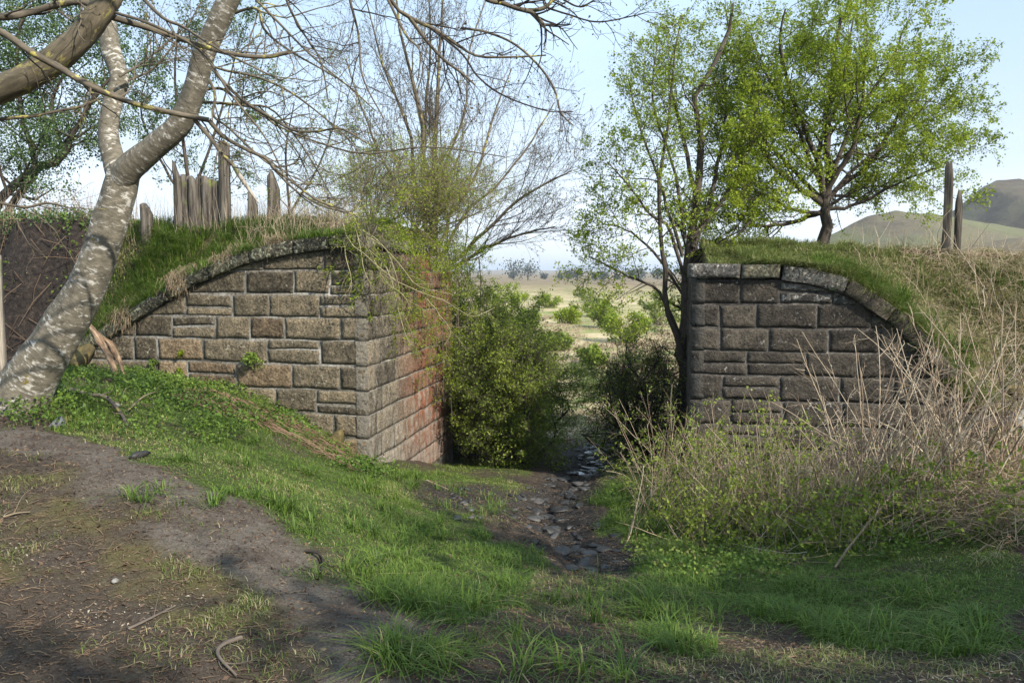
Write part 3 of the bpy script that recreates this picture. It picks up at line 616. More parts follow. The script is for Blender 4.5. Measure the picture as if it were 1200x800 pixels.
def topL(s, d):
    cop = fL(np.clip(s, 0, 4.6)) + .15
    crest = 2.3 + .07 * smooth(2, 6, s) + .07 * fbm(s * 1.3, d * 1.3, 3, 51)
    z_in = cop + (crest - cop) * smooth(0.0, 1.5, d) + .05 * fbm(s * 4, d * 4, 3, 52) * smooth(0, .3, d)
    gl = H(AL[0] + UL[0] * s, AL[1] + UL[1] * s) - .1
    z_out = gl + (crest + .05 - gl) * smooth(0.05, 1.15, d + .25 * fbm(s * 1.7, d, 3, 53)) + .06 * fbm(s * 5, d * 5, 3, 54)
    z = z_in + (z_out - z_in) * smooth(4.1, 5.0, s)
    z = z - smooth(4.2, 6.5, d) * 3.2 * smooth(3.5, 0.2, s) if False else z - smooth(3.7, 6.2, d) * 4.2
    return z
sA = np.concatenate([np.linspace(.2, 5.5, 75), np.linspace(5.6, 14, 45)])
SgL, DgL, XL, YL, ZL = emb('l', AL, UL, NL, US, sA, topL, 1); ZL = ZL
grL = smooth(4.4, 3.6, SgL + .5 * fbm(SgL * 2, DgL * 2, 3, 55)) * .9 + (DgL > 1.15) * .4
embmesh('embankment', XL, YL, ZL, np.clip(grL, 0, 1))
def topR(s, d):
    cop = fR(np.clip(s, 0, 3.45)) + .19
    crest = 1.98 - .14 * smooth(1.5, 4, s) + .08 * fbm(s * 1.3, d * 1.3, 3, 61)
    z = cop + (crest - cop) * smooth(0.0, 2.0, d) + .05 * fbm(s * 4, d * 4, 3, 62) * smooth(0, .3, d)
    gl = H(AR[0] + UR[0] * s, AR[1] + UR[1] * s) - .1
    z_out = gl + (crest - gl) * smooth(-.2, 2.4, d) + .07 * fbm(s * 3, d * 3, 3, 63)
    z = z + (z_out - z) * smooth(3.1, 4.2, s)
    return z - smooth(4.2, 8.0, d) * 4.2 - 1.0 * smooth(.9, 0, s) * smooth(.1, .7, d) * 0
sB = np.concatenate([np.linspace(.2, 5.0, 70), np.linspace(5.1, 13, 40)])
SgR, DgR, XR, YR, ZR_ = emb('r', AR, UR, NR, URS, sB, topR, 2)
embmesh('embankment', XR, YR, ZR_, np.full(SgR.shape, .9))
def onL(s, d): return np.stack([AL[0] + UL[0] * s + US[0] * d, AL[1] + UL[1] * s + US[1] * d, topL(s, d)], -1)
def onR(s, d): return np.stack([AR[0] + UR[0] * s + URS[0] * d, AR[1] + UR[1] * s + URS[1] * d, topR(s, d)], -1)

# ---------------------------------------------------------------- woody plants
def tree(name, label, cat, base, stems, levels, bark, leafm, leafspec, group=None, twigm=None, k0=7, rough=.08, stemlab=None):
    """stems: list of (points (n,3) world, r0, r1). levels: dicts for kids(). leafspec: (per twig, size, jitter, per cluster, aspect)"""
    root = empty(name, base, label, cat, group); parts = []; lv = []
    n = 14
    SP = np.array([spline(p, n) for p, _, _ in stems]); SR = np.array([np.linspace(a, b, n) for _, a, b in stems])
    SP[:, 2:, :] += rs.normal(size=SP[:, 2:, :].shape) * (SR[:, 2:, None] * .45)
    for i in range(len(stems)):
        V, Qd, tcv = tubes(SP[i:i + 1], SR[i:i + 1], k0, rough); mesh('trunk' if i == 0 or stemlab is None else stemlab, V, Qd, bark, root, True, {'tc': tcv})
    cur = (SP, SR); last = None
    for q, l in enumerate(levels):
        l = dict(l); k = l.pop('k', 4)
        cur = kids(cur[0], cur[1], **l); parts.append((q, tubes(cur[0], cur[1], k))); last = cur
        lv.append(cur)
    lo = [p for q, p in parts if q == 0]; hi = [p for q, p in parts if q > 0]
    V, Qd, tcv = merge(lo); tag(mesh('branches', V, Qd, bark, root, True, {'tc': tcv}), kind='stuff')
    if hi: V, Qd, tcv = merge(hi); tag(mesh('twigs', V, Qd, twigm or bark, root, False, {'tc': tcv}), kind='stuff')
    if leafspec:
        per, size, jit, cl, asp = leafspec
        pts = [sample_on(lv[-1][0], per, .15)]
        if len(lv) > 1: pts.append(sample_on(lv[-2][0], max(1, int(per * 1.5)), .4))
        pts = np.concatenate(pts); V, Qd, rnd = leaves(pts, size, jit, cl, .5, asp)
        tag(mesh('foliage', V, Qd, leafm, root, False, {'rnd': rnd}), kind='stuff')
    return root, lv
def PX(pts, Y, dY=0.0):
    """points of the photograph at distance Y (drifting by dY along the line)"""
    n = len(pts); return np.array([P(p[0], p[1], (p[2] if len(p) > 2 else Y + dY * i / max(1, n - 1))) for i, p in enumerate(pts)])

# hawthorn standing on the right embankment
b = onR(np.array(2.2), np.array(2.9)); bx = float(b[1])
Yh = 13.4
base = P(965, 286, Yh); base[2] = float(base[2]) - .05
st = [(PX([(965,300),(964,262),(966,235),(972,190),(968,140),(980,70),(985,15)], Yh, .1), .105, .025),
      (PX([(965,240),(945,225),(915,205),(890,170),(870,130)], Yh, -.6), .06, .015), (PX([(966,238),(990,215),(1020,190),(1045,150),(1062,110)], Yh, .6), .05, .015),
      (PX([(965,230),(955,180),(930,120),(915,60),(920,10)], Yh, -.9), .055, .014), (PX([(968,225),(1000,170),(1010,110),(1015,60)], Yh, -.8), .05, .014),
      (PX([(966,246),(1000,240),(1050,215),(1100,196)], Yh, -.3), .035, .012), (PX([(966,238),(1010,190),(1070,150),(1120,128)], Yh, .2), .035, .008), (PX([(964,235),(920,190),(880,150),(845,110)], Yh, .3), .04, .01), (PX([(965,225),(935,150),(900,90),(880,40)], Yh, .2), .04, .01), (PX([(966,225),(1000,140),(1040,80),(1060,30)], Yh, .1), .04, .01), (PX([(964,250),(930,245),(890,225),(850,200)], Yh, -.5), .035, .01), (PX([(964,248),(925,262),(880,262),(850,240)], Yh, .5), .045, .012), (PX([(966,232),(960,170),(985,110),(1000,20)], Yh, 1.2), .05, .014)]
tree('hawthorn_tree', 'hawthorn tree in fresh yellow-green leaf standing on the right embankment', 'tree', base, st,
     [dict(m=12, length=1.7, ang=(40, 80), up=.02, wander=.16, n=7, rr=.4, t0=.25, k=4, shrink=.4, flat=.45), dict(m=11, length=.72, ang=(35, 70), up=.02, wander=.2, n=5, rr=.45, t0=.15, k=3, flat=.3, rmin=.003), dict(m=4, length=.3, ang=(30, 70), up=.04, wander=.22, n=4, rr=.5, t0=.2, k=3, rmin=.002)],
     M_bark_haw, M_leaf_lime, (4, .035, .03, 3, .8))
# long side sprays reaching right over the posts
# slimmer hawthorn beside the right abutment
Yt = 12.3
def gb(px, Y): x = P(px, 320, Y)[0]; return float(H(x, Y))
base = np.array([P(802, 500, Yt)[0], Yt, gb(802, Yt)])
st = [(np.vstack([[base[0], Yt, base[2] - .1]], ) if False else np.vstack([base - [0, 0, .1], PX([(803,470),(802,420),(800,360),(805,300),(815,240),(822,180),(815,110),(850,50),(858,5)], Yt, .2)]), .11, .02),
      (np.vstack([base + [.1, .2, -.1], PX([(800,440),(808,380),(812,310),(820,260)], Yt + .3)]), .09, .04),
      (PX([(800,420),(782,350),(776,290),(772,220),(785,130),(790,60)], Yt, -.5), .05, .012), (PX([(803,330),(785,270),(760,250),(735,215),(712,190)], Yt, -.7), .03, .008), (PX([(800,300),(775,220),(750,150),(735,90)], Yt, .1), .03, .008), (PX([(803,280),(790,200),(765,120),(770,50)], Yt, .4), .03, .008), (PX([(810,280),(850,230),(880,160),(890,90)], Yt, .2), .035, .008), (PX([(803,350),(770,300),(735,270),(705,262)], Yt, .1), .025, .008),
      (PX([(812,290),(835,220),(850,150),(845,90)], Yt, .5), .045, .012), (PX([(806,330),(830,300),(870,270),(890,235)], Yt, .4), .035, .012), (PX([(800,400),(770,340),(730,320),(690,300)], Yt, .3), .03, .01), (PX([(818,240),(800,160),(785,90),(800,20)], Yt, .9), .04, .01)]
tree('hawthorn_tree', 'tall thin hawthorn with dark stem rising against the inner edge of the right abutment', 'tree', base, st,
     [dict(m=12, length=1.15, ang=(35, 75), up=.02, wander=.16, n=7, rr=.38, t0=.4, k=4, shrink=.35, flat=.3), dict(m=8, length=.55, ang=(35, 70), up=.02, wander=.2, n=5, rr=.45, t0=.15, k=3, rmin=.0028), dict(m=3, length=.25, ang=(30, 70), up=.03, wander=.22, n=4, rr=.5, t0=.2, k=3, rmin=.002)],
     M_bark_haw, M_leaf_lime, (2, .034, .028, 3, .8), twigm=M_twig_dark)
# dark ivy-wrapped stump between thin hawthorn and the wall
# dark thorny scrub to the right of the stream
def bush(name, label, cat, base, spread, height, nst, levels, bark, leafm, leafspec, lean=(0, 0), group=None, r0=.02, twigm=None, out=.9):
    st = []
    for i in range(nst):
        a = rs.rand() * 2 * np.pi; rad = spread * math.sqrt(rs.rand()); hh = height * (1 - .45 * (rad / spread) ** 2) * rs.uniform(.75, 1.05)
        tip = base + np.array([math.cos(a) * rad + lean[0], math.sin(a) * rad * .8 + lean[1], hh]); b0 = base + np.array([math.cos(a), math.sin(a), 0]) * .18 * spread * rs.rand() - [0, 0, .06]
        mid = b0 * .5 + tip * .5 + rs.normal(size=3) * .11 * height + np.array([math.cos(a), math.sin(a), 0]) * rad * .12 * out + [0, 0, .1 * hh]
        st.append((np.array([b0, b0 * .6 + mid * .4 + rs.normal(size=3) * .03 * height, mid, mid * .45 + tip * .55 + rs.normal(size=3) * .07 * height, tip]), r0 * rs.uniform(.7, 1.2), .005))
    return tree(name, label, cat, base, st, levels, bark, leafm, leafspec, group, twigm, k0=5, stemlab='stem')
bs = np.array([P(764, 500, 12.4)[0], 12.4, gb(764, 12.4)])
bush('thorn_bush', 'dark tangled thorn bush with few leaves overhanging the stream from the right', 'bush', bs, .8, 2.2, 26,
     [dict(m=9, length=.85, ang=(35, 80), up=.0, wander=.3, n=6, rr=.5, t0=.1, k=3, shrink=.3), dict(m=9, length=.42, ang=(35, 85), up=-.01, wander=.32, n=5, rr=.5, t0=.1, k=3, rmin=.0028), dict(m=4, length=.2, ang=(30, 80), wander=.25, n=3, rr=.5, k=3, rmin=.002)],
     M_twig_dark, M_leaf_mid, (1, .03, .02, 1, .7), lean=(-.1, 0), r0=.022)
bs = np.array([P(757, 420, 15.2)[0], 15.2, gb(757, 15.2)])
bush('thorn_bush', 'lighter sprawling thorn bush with yellow-green leaf clusters behind the dark one', 'bush', bs, 1.0, 2.0, 11,
     [dict(m=7, length=.9, ang=(35, 80), up=.0, wander=.2, n=6, rr=.5, t0=.2, k=3, shrink=.3), dict(m=6, length=.45, ang=(35, 80), up=0, wander=.25, n=5, rr=.5, t0=.1, k=3, rmin=.003)],
     M_twig_dark, M_leaf_lime, (2, .036, .03, 3, .7), r0=.02)
# the big green bush filling the left half of the passage
bs = np.array([P(594, 545, 13.2)[0], 13.2, gb(594, 13.2)])
LV = [dict(m=11, length=.95, ang=(30, 70), up=.03, wander=.17, n=6, rr=.5, t0=.12, k=3, shrink=.3), dict(m=9, length=.45, ang=(30, 70), up=.02, wander=.2, n=5, rr=.5, t0=.1, k=3, rmin=.0028), dict(m=4, length=.22, ang=(30, 70), up=.02, wander=.2, n=3, rr=.5, k=3, rmin=.002)]
bush('green_bush', 'dense green bush in small leaf at the foot of the red-stained side face', 'bush', bs, .85, 2.5, 26, LV, M_twig_dark, M_leaf_mid, (2, .036, .03, 2, .7), lean=(-.05, .1), twigm=M_twig_grey)
bs = np.array([P(565, 400, 15.3)[0], 15.3, gb(565, 15.3)])
bush('green_bush', 'taller green bush behind the side face reaching up to the bare tree', 'bush', bs, 1.2, 3.5, 22, LV, M_twig_dark, M_leaf_mid, (2, .04, .03, 2, .7), lean=(-.35, 0), twigm=M_twig_grey)
# lime shrub draped over the top of the left abutment
bs = onL(np.array(.55), np.array(1.6)); 
LV2 = [dict(m=11, length=.8, ang=(25, 65), up=.0, wander=.17, n=6, rr=.5, t0=.1, k=3, shrink=.3), dict(m=8, length=.38, ang=(30, 70), up=.0, wander=.22, n=5, rr=.5, t0=.1, k=3, rmin=.0025), dict(m=3, length=.18, ang=(30, 70), wander=.2, n=3, rr=.5, k=3, rmin=.002)]
bush('broom_shrub', 'fine-leaved lime shrub spilling over the top corner of the left abutment', 'shrub', bs, 1.3, 1.0, 13, LV2, M_twig_pale, M_leaf_lime, (1, .028, .03, 2, .55), lean=(.35, -.25), r0=.012)
bs = onL(np.array(.35), np.array(3.1))
bush('broom_shrub', 'second lime shrub at the far end of the left abutment top', 'shrub', bs, 1.2, .9, 16, LV2, M_twig_pale, M_leaf_lime, (1, .028, .03, 2, .55), lean=(.8, -.2), r0=.012)
# hanging stems over the side face
st = []
for px0, py0, px1, py1 in [(455,300,470,420),(480,290,505,450),(500,300,520,470),(520,300,540,500),(535,320,548,520),(470,310,488,385),(545,300,575,430),(510,280,560,380),(460,320,480,350),(475,300,495,400),(490,310,512,430),(505,320,530,500),(525,330,530,440),(540,340,552,560),(550,320,560,480),(515,300,500,370),(405,285,400,320),(420,282,425,335),(435,285,440,360),(445,290,455,380),(430,280,412,310)]:
    t = (px0 - 430) / 100.0; Y0 = 10.3 + 3.6 * max(0, t)
    a = P(px0, py0, Y0); c = P(px1, py1, Y0 - .3); st.append((np.array([a, P(px0 + 12, py0 - 15, Y0 - .1), (a + c) / 2 + [.12, -.1, .1], c]), .009, .003))
tree('hanging_briar', 'leafy briar stems hanging down over the side face of the left abutment', 'shrub', st[0][0][0], st,
     [dict(m=20, length=.5, ang=(30, 85), up=-.04, wander=.2, n=5, rr=.6, t0=.05, k=3, shrink=.2), dict(m=6, length=.2, ang=(30, 80), up=-.02, wander=.25, n=4, rr=.6, k=3, rmin=.002)],
     M_twig_grey, M_leaf_lime, (3, .026, .02, 3, .65), stemlab='stem')

# bare multi-stemmed tree in the centre
Yb = 16.0
base = np.array([P(512, 330, Yb)[0], Yb, 0.0]); base[2] = gb(512, Yb)
def up(px, py): return P(px, py, Yb)
st = []
for i, pts in enumerate([[(512,330),(506,260),(500,200),(490,120),(470,40),(462,-40)], [(508,300),(512,230),(510,150),(515,70),(520,-20)], [(505,290),(488,220),(478,150),(450,80),(430,0)],
        [(510,300),(530,250),(560,200),(580,130),(600,80)], [(512,310),(545,250),(585,215),(620,170),(650,120)], [(510,280),(520,200),(545,130),(550,60),(570,0)], [(505,300),(475,240),(450,190),(425,130),(405,70)],
        [(515,320),(560,280),(600,240),(640,215),(670,200)], [(500,280),(496,200),(500,120),(505,40),(500,-30)], [(520,320),(570,290),(610,275),(650,265)]]):
    q = PX(pts, Yb, rs.uniform(-1.2, 1.2)); 
    if i == 0: q = np.vstack([base - [0, 0, .1], q])
    st.append((q, .085 if i < 2 else rs.uniform(.03, .055), .012))
tree('bare_tree', 'bare many-stemmed tree with fine upright twigs rising behind the left abutment', 'tree', base, st,
     [dict(m=15, length=1.8, ang=(18, 45), up=.06, wander=.10, n=8, rr=.35, t0=.12, k=4, shrink=.45), dict(m=9, length=.85, ang=(20, 50), up=.05, wander=.12, n=6, rr=.4, t0=.15, k=3, rmin=.0032), dict(m=5, length=.35, ang=(25, 55), up=.04, wander=.15, n=4, rr=.6, k=3, rmin=.0028)],
     M_bark_lich, M_bud, (2, .024, .006, 1, .7), twigm=M_twig_grey)
# low purple-grey scrub at its foot
bs = np.array([P(600, 300, 19)[0], 19., gb(600, 19)])
bush('bare_shrub', 'leafless grey shrub with arching twigs below the bare tree', 'shrub', bs, 1.6, 2.9, 14,
     [dict(m=9, length=1.0, ang=(25, 60), up=.02, wander=.15, n=6, rr=.5, k=3), dict(m=6, length=.5, ang=(25, 60), wander=.18, n=5, rr=.6, k=3, rmin=.0035)], M_twig_grey, M_bud, (1, .022, .01, 1, .7), lean=(.3, 0))

# leafy trees beyond the left embankment
def bgtree(label, stemsx, Y, lenf, leafm, spec, m0=10):
    st = [(PX(p, Y, rs.uniform(-1, 1)), r, r * .25) for p, r in stemsx]; b_ = st[0][0][0]
    return tree('leafy_tree', label, 'tree', b_, st,
        [dict(m=m0, length=1.9 * lenf, ang=(35, 75), up=.02, wander=.17, n=7, rr=.42, t0=.2, k=4, shrink=.35), dict(m=8, length=.8 * lenf, ang=(35, 75), up=.0, wander=.22, n=5, rr=.45, k=3, rmin=.004), dict(m=4, length=.35 * lenf, ang=(30, 70), wander=.2, n=4, rr=.5, k=3, rmin=.003)],
        M_bark_haw, leafm, spec, twigm=M_twig_dark)
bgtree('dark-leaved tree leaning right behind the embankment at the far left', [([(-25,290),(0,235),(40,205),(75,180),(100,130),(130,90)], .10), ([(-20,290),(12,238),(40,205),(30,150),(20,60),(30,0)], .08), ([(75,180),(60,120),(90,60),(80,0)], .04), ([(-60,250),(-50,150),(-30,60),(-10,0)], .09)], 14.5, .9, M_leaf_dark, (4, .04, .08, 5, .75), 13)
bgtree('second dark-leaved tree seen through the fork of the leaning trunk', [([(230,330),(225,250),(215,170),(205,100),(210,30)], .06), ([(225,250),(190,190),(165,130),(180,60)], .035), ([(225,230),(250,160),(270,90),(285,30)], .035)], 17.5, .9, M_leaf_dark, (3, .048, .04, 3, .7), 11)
bgtree('thin grey-green tree in small leaf behind the two leaning posts', [([(345,330),(340,250),(335,180),(345,120)], .04), ([(340,250),(370,200),(390,150),(400,100)], .028), ([(345,300),(410,250),(440,200),(430,150)], .028)], 17.0, .7, M_leaf_mid, (2, .038, .03, 2, .7), 8)

# ---------------------------------------------------------------- the leaning foreground tree
def limb(root, name, pts, r, mat, Y=None, n=40, k=16, rough=.03, lump=.04, dY=0.0, flare=0):
    p = PX(pts, Y, dY) if Y is not None else np.array(pts); c = spline(p, n)
    rr = np.interp(np.linspace(0, 1, n), np.linspace(0, 1, len(r)), r)
    V, Qd, tcv = tubes(c[None], rr[None], k, 0)
    cc = np.repeat(c, k, 0); d = norm(V - cc); rad = np.linalg.norm(V - cc, axis=1)
    nn = fbm(tcv[:, 2] * 3.2 + d[:, 0] * 1.5, d[:, 1] * 1.7 + d[:, 2] * 1.3, 3, int(abs(c[0, 0] * 100)) % 50)
    n2 = fbm(tcv[:, 2] * 14, np.arctan2(tcv[:, 1], tcv[:, 0]) * 3, 3, 5)
    V = V + d * (rad * (lump * nn * 2.6 + rough * n2 * 1.3))[:, None]
    if flare:
        w_ = np.exp(-tcv[:, 2] / .35); V = V + d * (w_ * rad * flare * (.7 + .5 * np.sin(np.arctan2(tcv[:, 1], tcv[:, 0]) * 4 + 1)))[:, None]
    return mesh(name, V, Qd, mat, root, True, {'tc': tcv}), c, rr
def m_at(px, Y): return px * Y / F
Yl = 7.0
tb = np.array([P(18, 480, Yl)[0], Yl, 0]); tb[2] = float(H(tb[0], tb[1]))
lt = empty('leaning_tree', tb, 'big leaning tree with white-flaked brown bark, forking above the left abutment', 'tree')
limb(lt, 'trunk', [(-10,520),(28,455),(72,388),(108,322),(128,262),(143,212),(146,196)], [m_at(v, Yl) for v in (36, 29, 24, 20.5, 19, 18.5, 16)], MT_TRUNK, Yl, n=70, k=36, flare=.4)
_, c1, r1 = limb(lt, 'limb', [(138,225),(150,200),(178,176),(210,146),(228,105),(240,62),(258,22),(280,-30),(300,-90)], [m_at(v, Yl) for v in (13, 15.5, 13.5, 13, 12, 12, 11.5, 11, 10)], MT_TRUNK, Yl, n=60, k=28, dY=-.5)
_, c2, r2 = limb(lt, 'limb', [(143,222),(134,190),(127,155),(132,120),(140,92),(131,60),(126,28),(118,-20),(112,-80)], [m_at(v, Yl) for v in (12, 12, 11, 10.5, 10.5, 11, 10, 9.5, 8)], MT_TRUNK, Yl, n=56, k=26, dY=.4)
BR = [ # branches of the leaning tree, with their distance
 ([(232,58,6.9),(258,92,6.8),(285,118,6.7),(318,138,6.6),(345,153,6.5),(372,154,6.4),(400,151,6.3),(430,168,6.2)], 5.5, 2.0),
 ([(226,50,6.9),(250,78,6.9),(300,90,6.9),(340,108,6.9),(380,138,6.9),(410,165,6.9),(430,195,6.9)], 4.0, 1.5),
 ([(238,105,7.0),(262,105,7.1),(285,122,7.1),(318,128,7.1),(350,165,7.1),(372,200,7.1),(392,236,7.1)], 4.5, 1.6),
 ([(236,120,7.0),(270,122,6.9),(300,128,6.8),(330,150,6.7),(420,180,6.6),(500,172,6.5),(592,184,6.4)], 4.2, 1.3),
 ([(238,80,6.9),(252,110,6.8),(250,135,6.8),(268,150,6.7),(300,180,6.6),(322,195,6.6),(344,192,6.6),(352,182,6.6)], 4.2, 2.0),
 ([(262,20,6.7),(300,10,6.6),(310,35,6.6),(340,60,6.5),(400,95,6.4),(440,130,6.3)], 4.5, 1.4),
 ([(280,-20,6.6),(320,20,6.5),(370,70,6.4),(420,110,6.3)], 4.0, 1.3),
 ([(140,90,7.0),(165,75,7.1),(190,55,7.2),(225,25,7.2)], 4.2, 1.8),
 ([(150,95,7.1),(180,80,7.2),(215,38,7.2),(240,-5,7.2)], 3.6, 1.6),
 ([(318,195,6.6),(345,222,6.6),(375,240,6.6),(402,248,6.6),(420,252,6.6)], 3.2, 1.5)]
BP = []; BRr = []
for pts, a, b in BR:
    _, c, rr = limb(lt, 'branch', [P(*p) for p in pts], [m_at(a * .42, 6.8), m_at(b * .4, 6.6)], M_bark_lich, n=24, k=8, rough=.12, lump=.10)
    BP.append(c); BRr.append(rr)
BP = np.array(BP); BRr = np.array(BRr)
k1 = kids(BP, BRr, 12, .75, (25, 65), .03, .17, 7, .6, .15, 1, tip=.4, rmin=.0022); k2 = kids(k1[0], k1[1], 5, .32, (25, 65), .05, .2, 5, .6, .15, 1, rmin=.0016); k3 = kids(k2[0], k2[1], 2, .1, (25, 65), .05, .2, 3, .6, .15, 1, rmin=.0014)
V, Qd, tcv = merge([tubes(k1[0], k1[1], 4), tubes(k2[0], k2[1], 3), tubes(k3[0], k3[1], 3)]); tag(mesh('twigs', V, Qd, M_bark_lich, lt, False, {'tc': tcv}), kind='stuff')
V, Qd, rnd = leaves(np.concatenate([k3[0][:, -1], k2[0][:, -1]]), .014, .002, 1, .3, .6); tag(mesh('buds', V, Qd, M_bud, lt, False, {'rnd': rnd}), kind='stuff')

# second tree, reaching in from the left edge
Y2 = 5.4
b2 = np.array([P(-330, 480, Y2 + .3)[0], Y2 + .3, 0]); b2[2] = float(H(b2[0], b2[1]))
ot = empty('overhanging_tree', b2, 'mossy tree at the left edge whose thick limb slants up across the top left corner', 'tree')
limb(ot, 'trunk', [b2 - [0, 0, .1], b2 + [.1, 0, 1.0], P(-170, 200, Y2), P(-60, 128, Y2)], [.2, .17, .15, .13], M_bark_lich, n=30, k=18)
limb(ot, 'limb', [(-70,132),(0,104),(45,84),(85,55),(112,22),(135,-15),(150,-60)], [m_at(v, Y2) for v in (16, 15, 14.5, 14.5, 14, 13, 12)], M_bark_moss, Y2, n=50, k=22, lump=.07, rough=.06)
BR2 = [([(-80,10,5.2),(0,20,5.3),(35,15,5.4),(70,5,5.4),(98,3,5.4),(120,12,5.4)], 9, 7), 
 ([(-60,10,4.9),(0,37,5.0),(35,60,5.0),(70,80,5.1),(110,103,5.1),(150,119,5.2),(190,130,5.2),(245,141,5.3)], 8, 6),
 ([(245,141,5.3),(262,160,5.35),(290,176,5.4),(312,186,5.4),(322,198,5.4),(345,215,5.4),(372,235,5.4),(402,245,5.4)], 5, 2.5),
 ([(228,140,5.3),(245,160,5.3),(262,182,5.3),(275,195,5.3)], 5, 4.5),
 ([(105,12,5.4),(150,26,5.5),(200,42,5.6),(240,55,5.6),(275,64,5.6),(310,67,5.6),(338,62,5.6)], 7.5, 5),
 ([(-40,148,5.5),(0,140,5.5),(40,136,5.5),(70,130,5.5),(95,125,5.5),(115,117,5.5)], 5, 3),
 ([(135,15,5.4),(180,30,5.3),(235,60,5.3),(270,110,5.2),(310,160,5.2),(335,210,5.2)], 4, 1.5),
 ([(-40,232,5.2),(0,238,5.2),(30,243,5.2),(55,238,5.2),(80,243,5.2)], 4, 2),
 ([(150,-20,5.4),(190,20,5.3),(215,32,5.3),(260,60,5.2),(330,95,5.2)], 5, 2)]
BP = []; BRr = []
for pts, a, b in BR2:
    _, c, rr = limb(ot, 'branch', [P(*p) for p in pts], [m_at(a / 2, 5.2), m_at(b / 2, 5.2)], M_bark_lich, n=24, k=9, rough=.10, lump=.12)
    BP.append(c); BRr.append(rr)
limb(ot, 'broken_branch_end', [P(274,194,5.3), P(285,212,5.28), P(296,228,5.26), P(303,238,5.25)], [m_at(2.6, 5.3), m_at(2.2, 5.3), m_at(.9, 5.3)], M_straw if False else M_wood_pale, n=10, k=6)
BP = np.array(BP); BRr = np.array(BRr)
k1 = kids(BP, BRr, 7, .55, (25, 70), .0, .2, 7, .4, .2, 1, tip=.4, rmin=.0022); k2 = kids(k1[0], k1[1], 5, .26, (25, 65), .02, .22, 5, .6, .15, 1, rmin=.0016)
V, Qd, tcv = merge([tubes(k1[0], k1[1], 4), tubes(k2[0], k2[1], 3)]); tag(mesh('twigs', V, Qd, M_bark_lich, ot, False, {'tc': tcv}), kind='stuff')
V, Qd, rnd = leaves(k2[0][:, -1], .014, .002, 1, .3, .6); tag(mesh('buds', V, Qd, M_bud, ot, False, {'rnd': rnd}), kind='stuff')

# twigs hanging in from above, top centre: a tree standing to the left of and behind the viewer, its boughs overhead
Yo = 5.0
b3 = np.array([-3.6, 1.2, float(H(-3.6, 1.2))])
oh = empty('overhead_tree', b3, 'tree just outside the picture whose dark lichened boughs hang in at the top centre', 'tree')
limb(oh, 'trunk', [b3 - [0, 0, .1], b3 + [.1, .2, 2.0], b3 + [.6, .8, 4.0], b3 + [1.4, 1.6, 5.4]], [.2, .16, .13, .09], M_bark_lich, n=24, k=14)
J = b3 + np.array([.6, .8, 4.0]); J2 = b3 + np.array([1.4, 1.6, 5.4])
BR3 = [([J, P(520,-120,4.6), P(560,-12,4.8), P(590,4,5.), P(615,12,5.), P(637,10,5.), P(650,-2,5.)], 6.5, 3.5), ([P(612,12,5.), P(625,16,5.), P(634,26,5.), P(639,31,5.)], 4.5, 4),
 ([P(640,9,5.), P(665,17,5.), P(700,26,5.), P(742,19,5.), P(760,14,5.)], 2.4, 1.2), ([P(660,0,5.), P(680,8,5.), P(705,-5,5.)], 2.4, 1.5),
 ([J, P(400,-130,4.6), P(455,-5,4.8), P(480,20,4.9), P(510,35,4.9), P(535,52,5.), P(560,66,5.), P(600,67,5.), P(640,65,5.)], 6, 1.6),
 ([P(540,33,5.), P(570,38,5.), P(603,52,5.), P(632,78,5.), P(650,105,5.), P(657,132,5.), P(672,148,5.)], 3.2, 1.4),
 ([P(478,18,4.9), P(500,48,4.9), P(520,70,4.9), P(540,85,4.9), P(557,100,4.9)], 4.2, 1.6),
 ([P(500,30,4.9), P(540,62,4.9), P(560,90,4.9), P(590,112,4.9), P(640,130,4.9), P(672,131,4.9)], 2.6, 1.2),
 ([J, P(380,-160,4.6), P(408,-10,4.7), P(420,40,4.8), P(425,90,4.8), P(450,140,4.8)], 4.5, 1.4),
 ([P(445,-20,4.8), P(475,40,4.8), P(492,60,4.8), P(490,95,4.8)], 3, 1.2),
 ([J2, P(300,-170,4.8), P(330,-20,4.9), P(350,30,5.), P(375,70,5.), P(385,120,5.)], 4, 1.4)]
BP = []; BRr = []
for pts, a, b in BR3:
    _, c, rr = limb(oh, 'branch', pts, [m_at(a / 2, 5.), m_at(b / 2, 5.)], M_twig_dark if a < 3 else M_bark_lich, n=24, k=8, rough=.15, lump=.15)
    BP.append(c); BRr.append(rr)
BP = np.array(BP); BRr = np.array(BRr)
k1 = kids(BP, BRr, 6, .5, (25, 70), -.02, .16, 7, .6, .35, 1, tip=.4, rmin=.002); k2 = kids(k1[0], k1[1], 5, .2, (30, 70), .02, .2, 5, .7, .15, 1, rmin=.0015)
V, Qd, tcv = merge([tubes(k1[0], k1[1], 4), tubes(k2[0], k2[1], 3)]); tag(mesh('twigs', V, Qd, M_twig_dark, oh, False, {'tc': tcv}), kind='stuff')
V, Qd, rnd = leaves(k2[0][:, -1], .018, .002, 1, .3, .7); tag(mesh('buds', V, Qd, M_bud, oh, False, {'rnd': rnd}), kind='stuff')

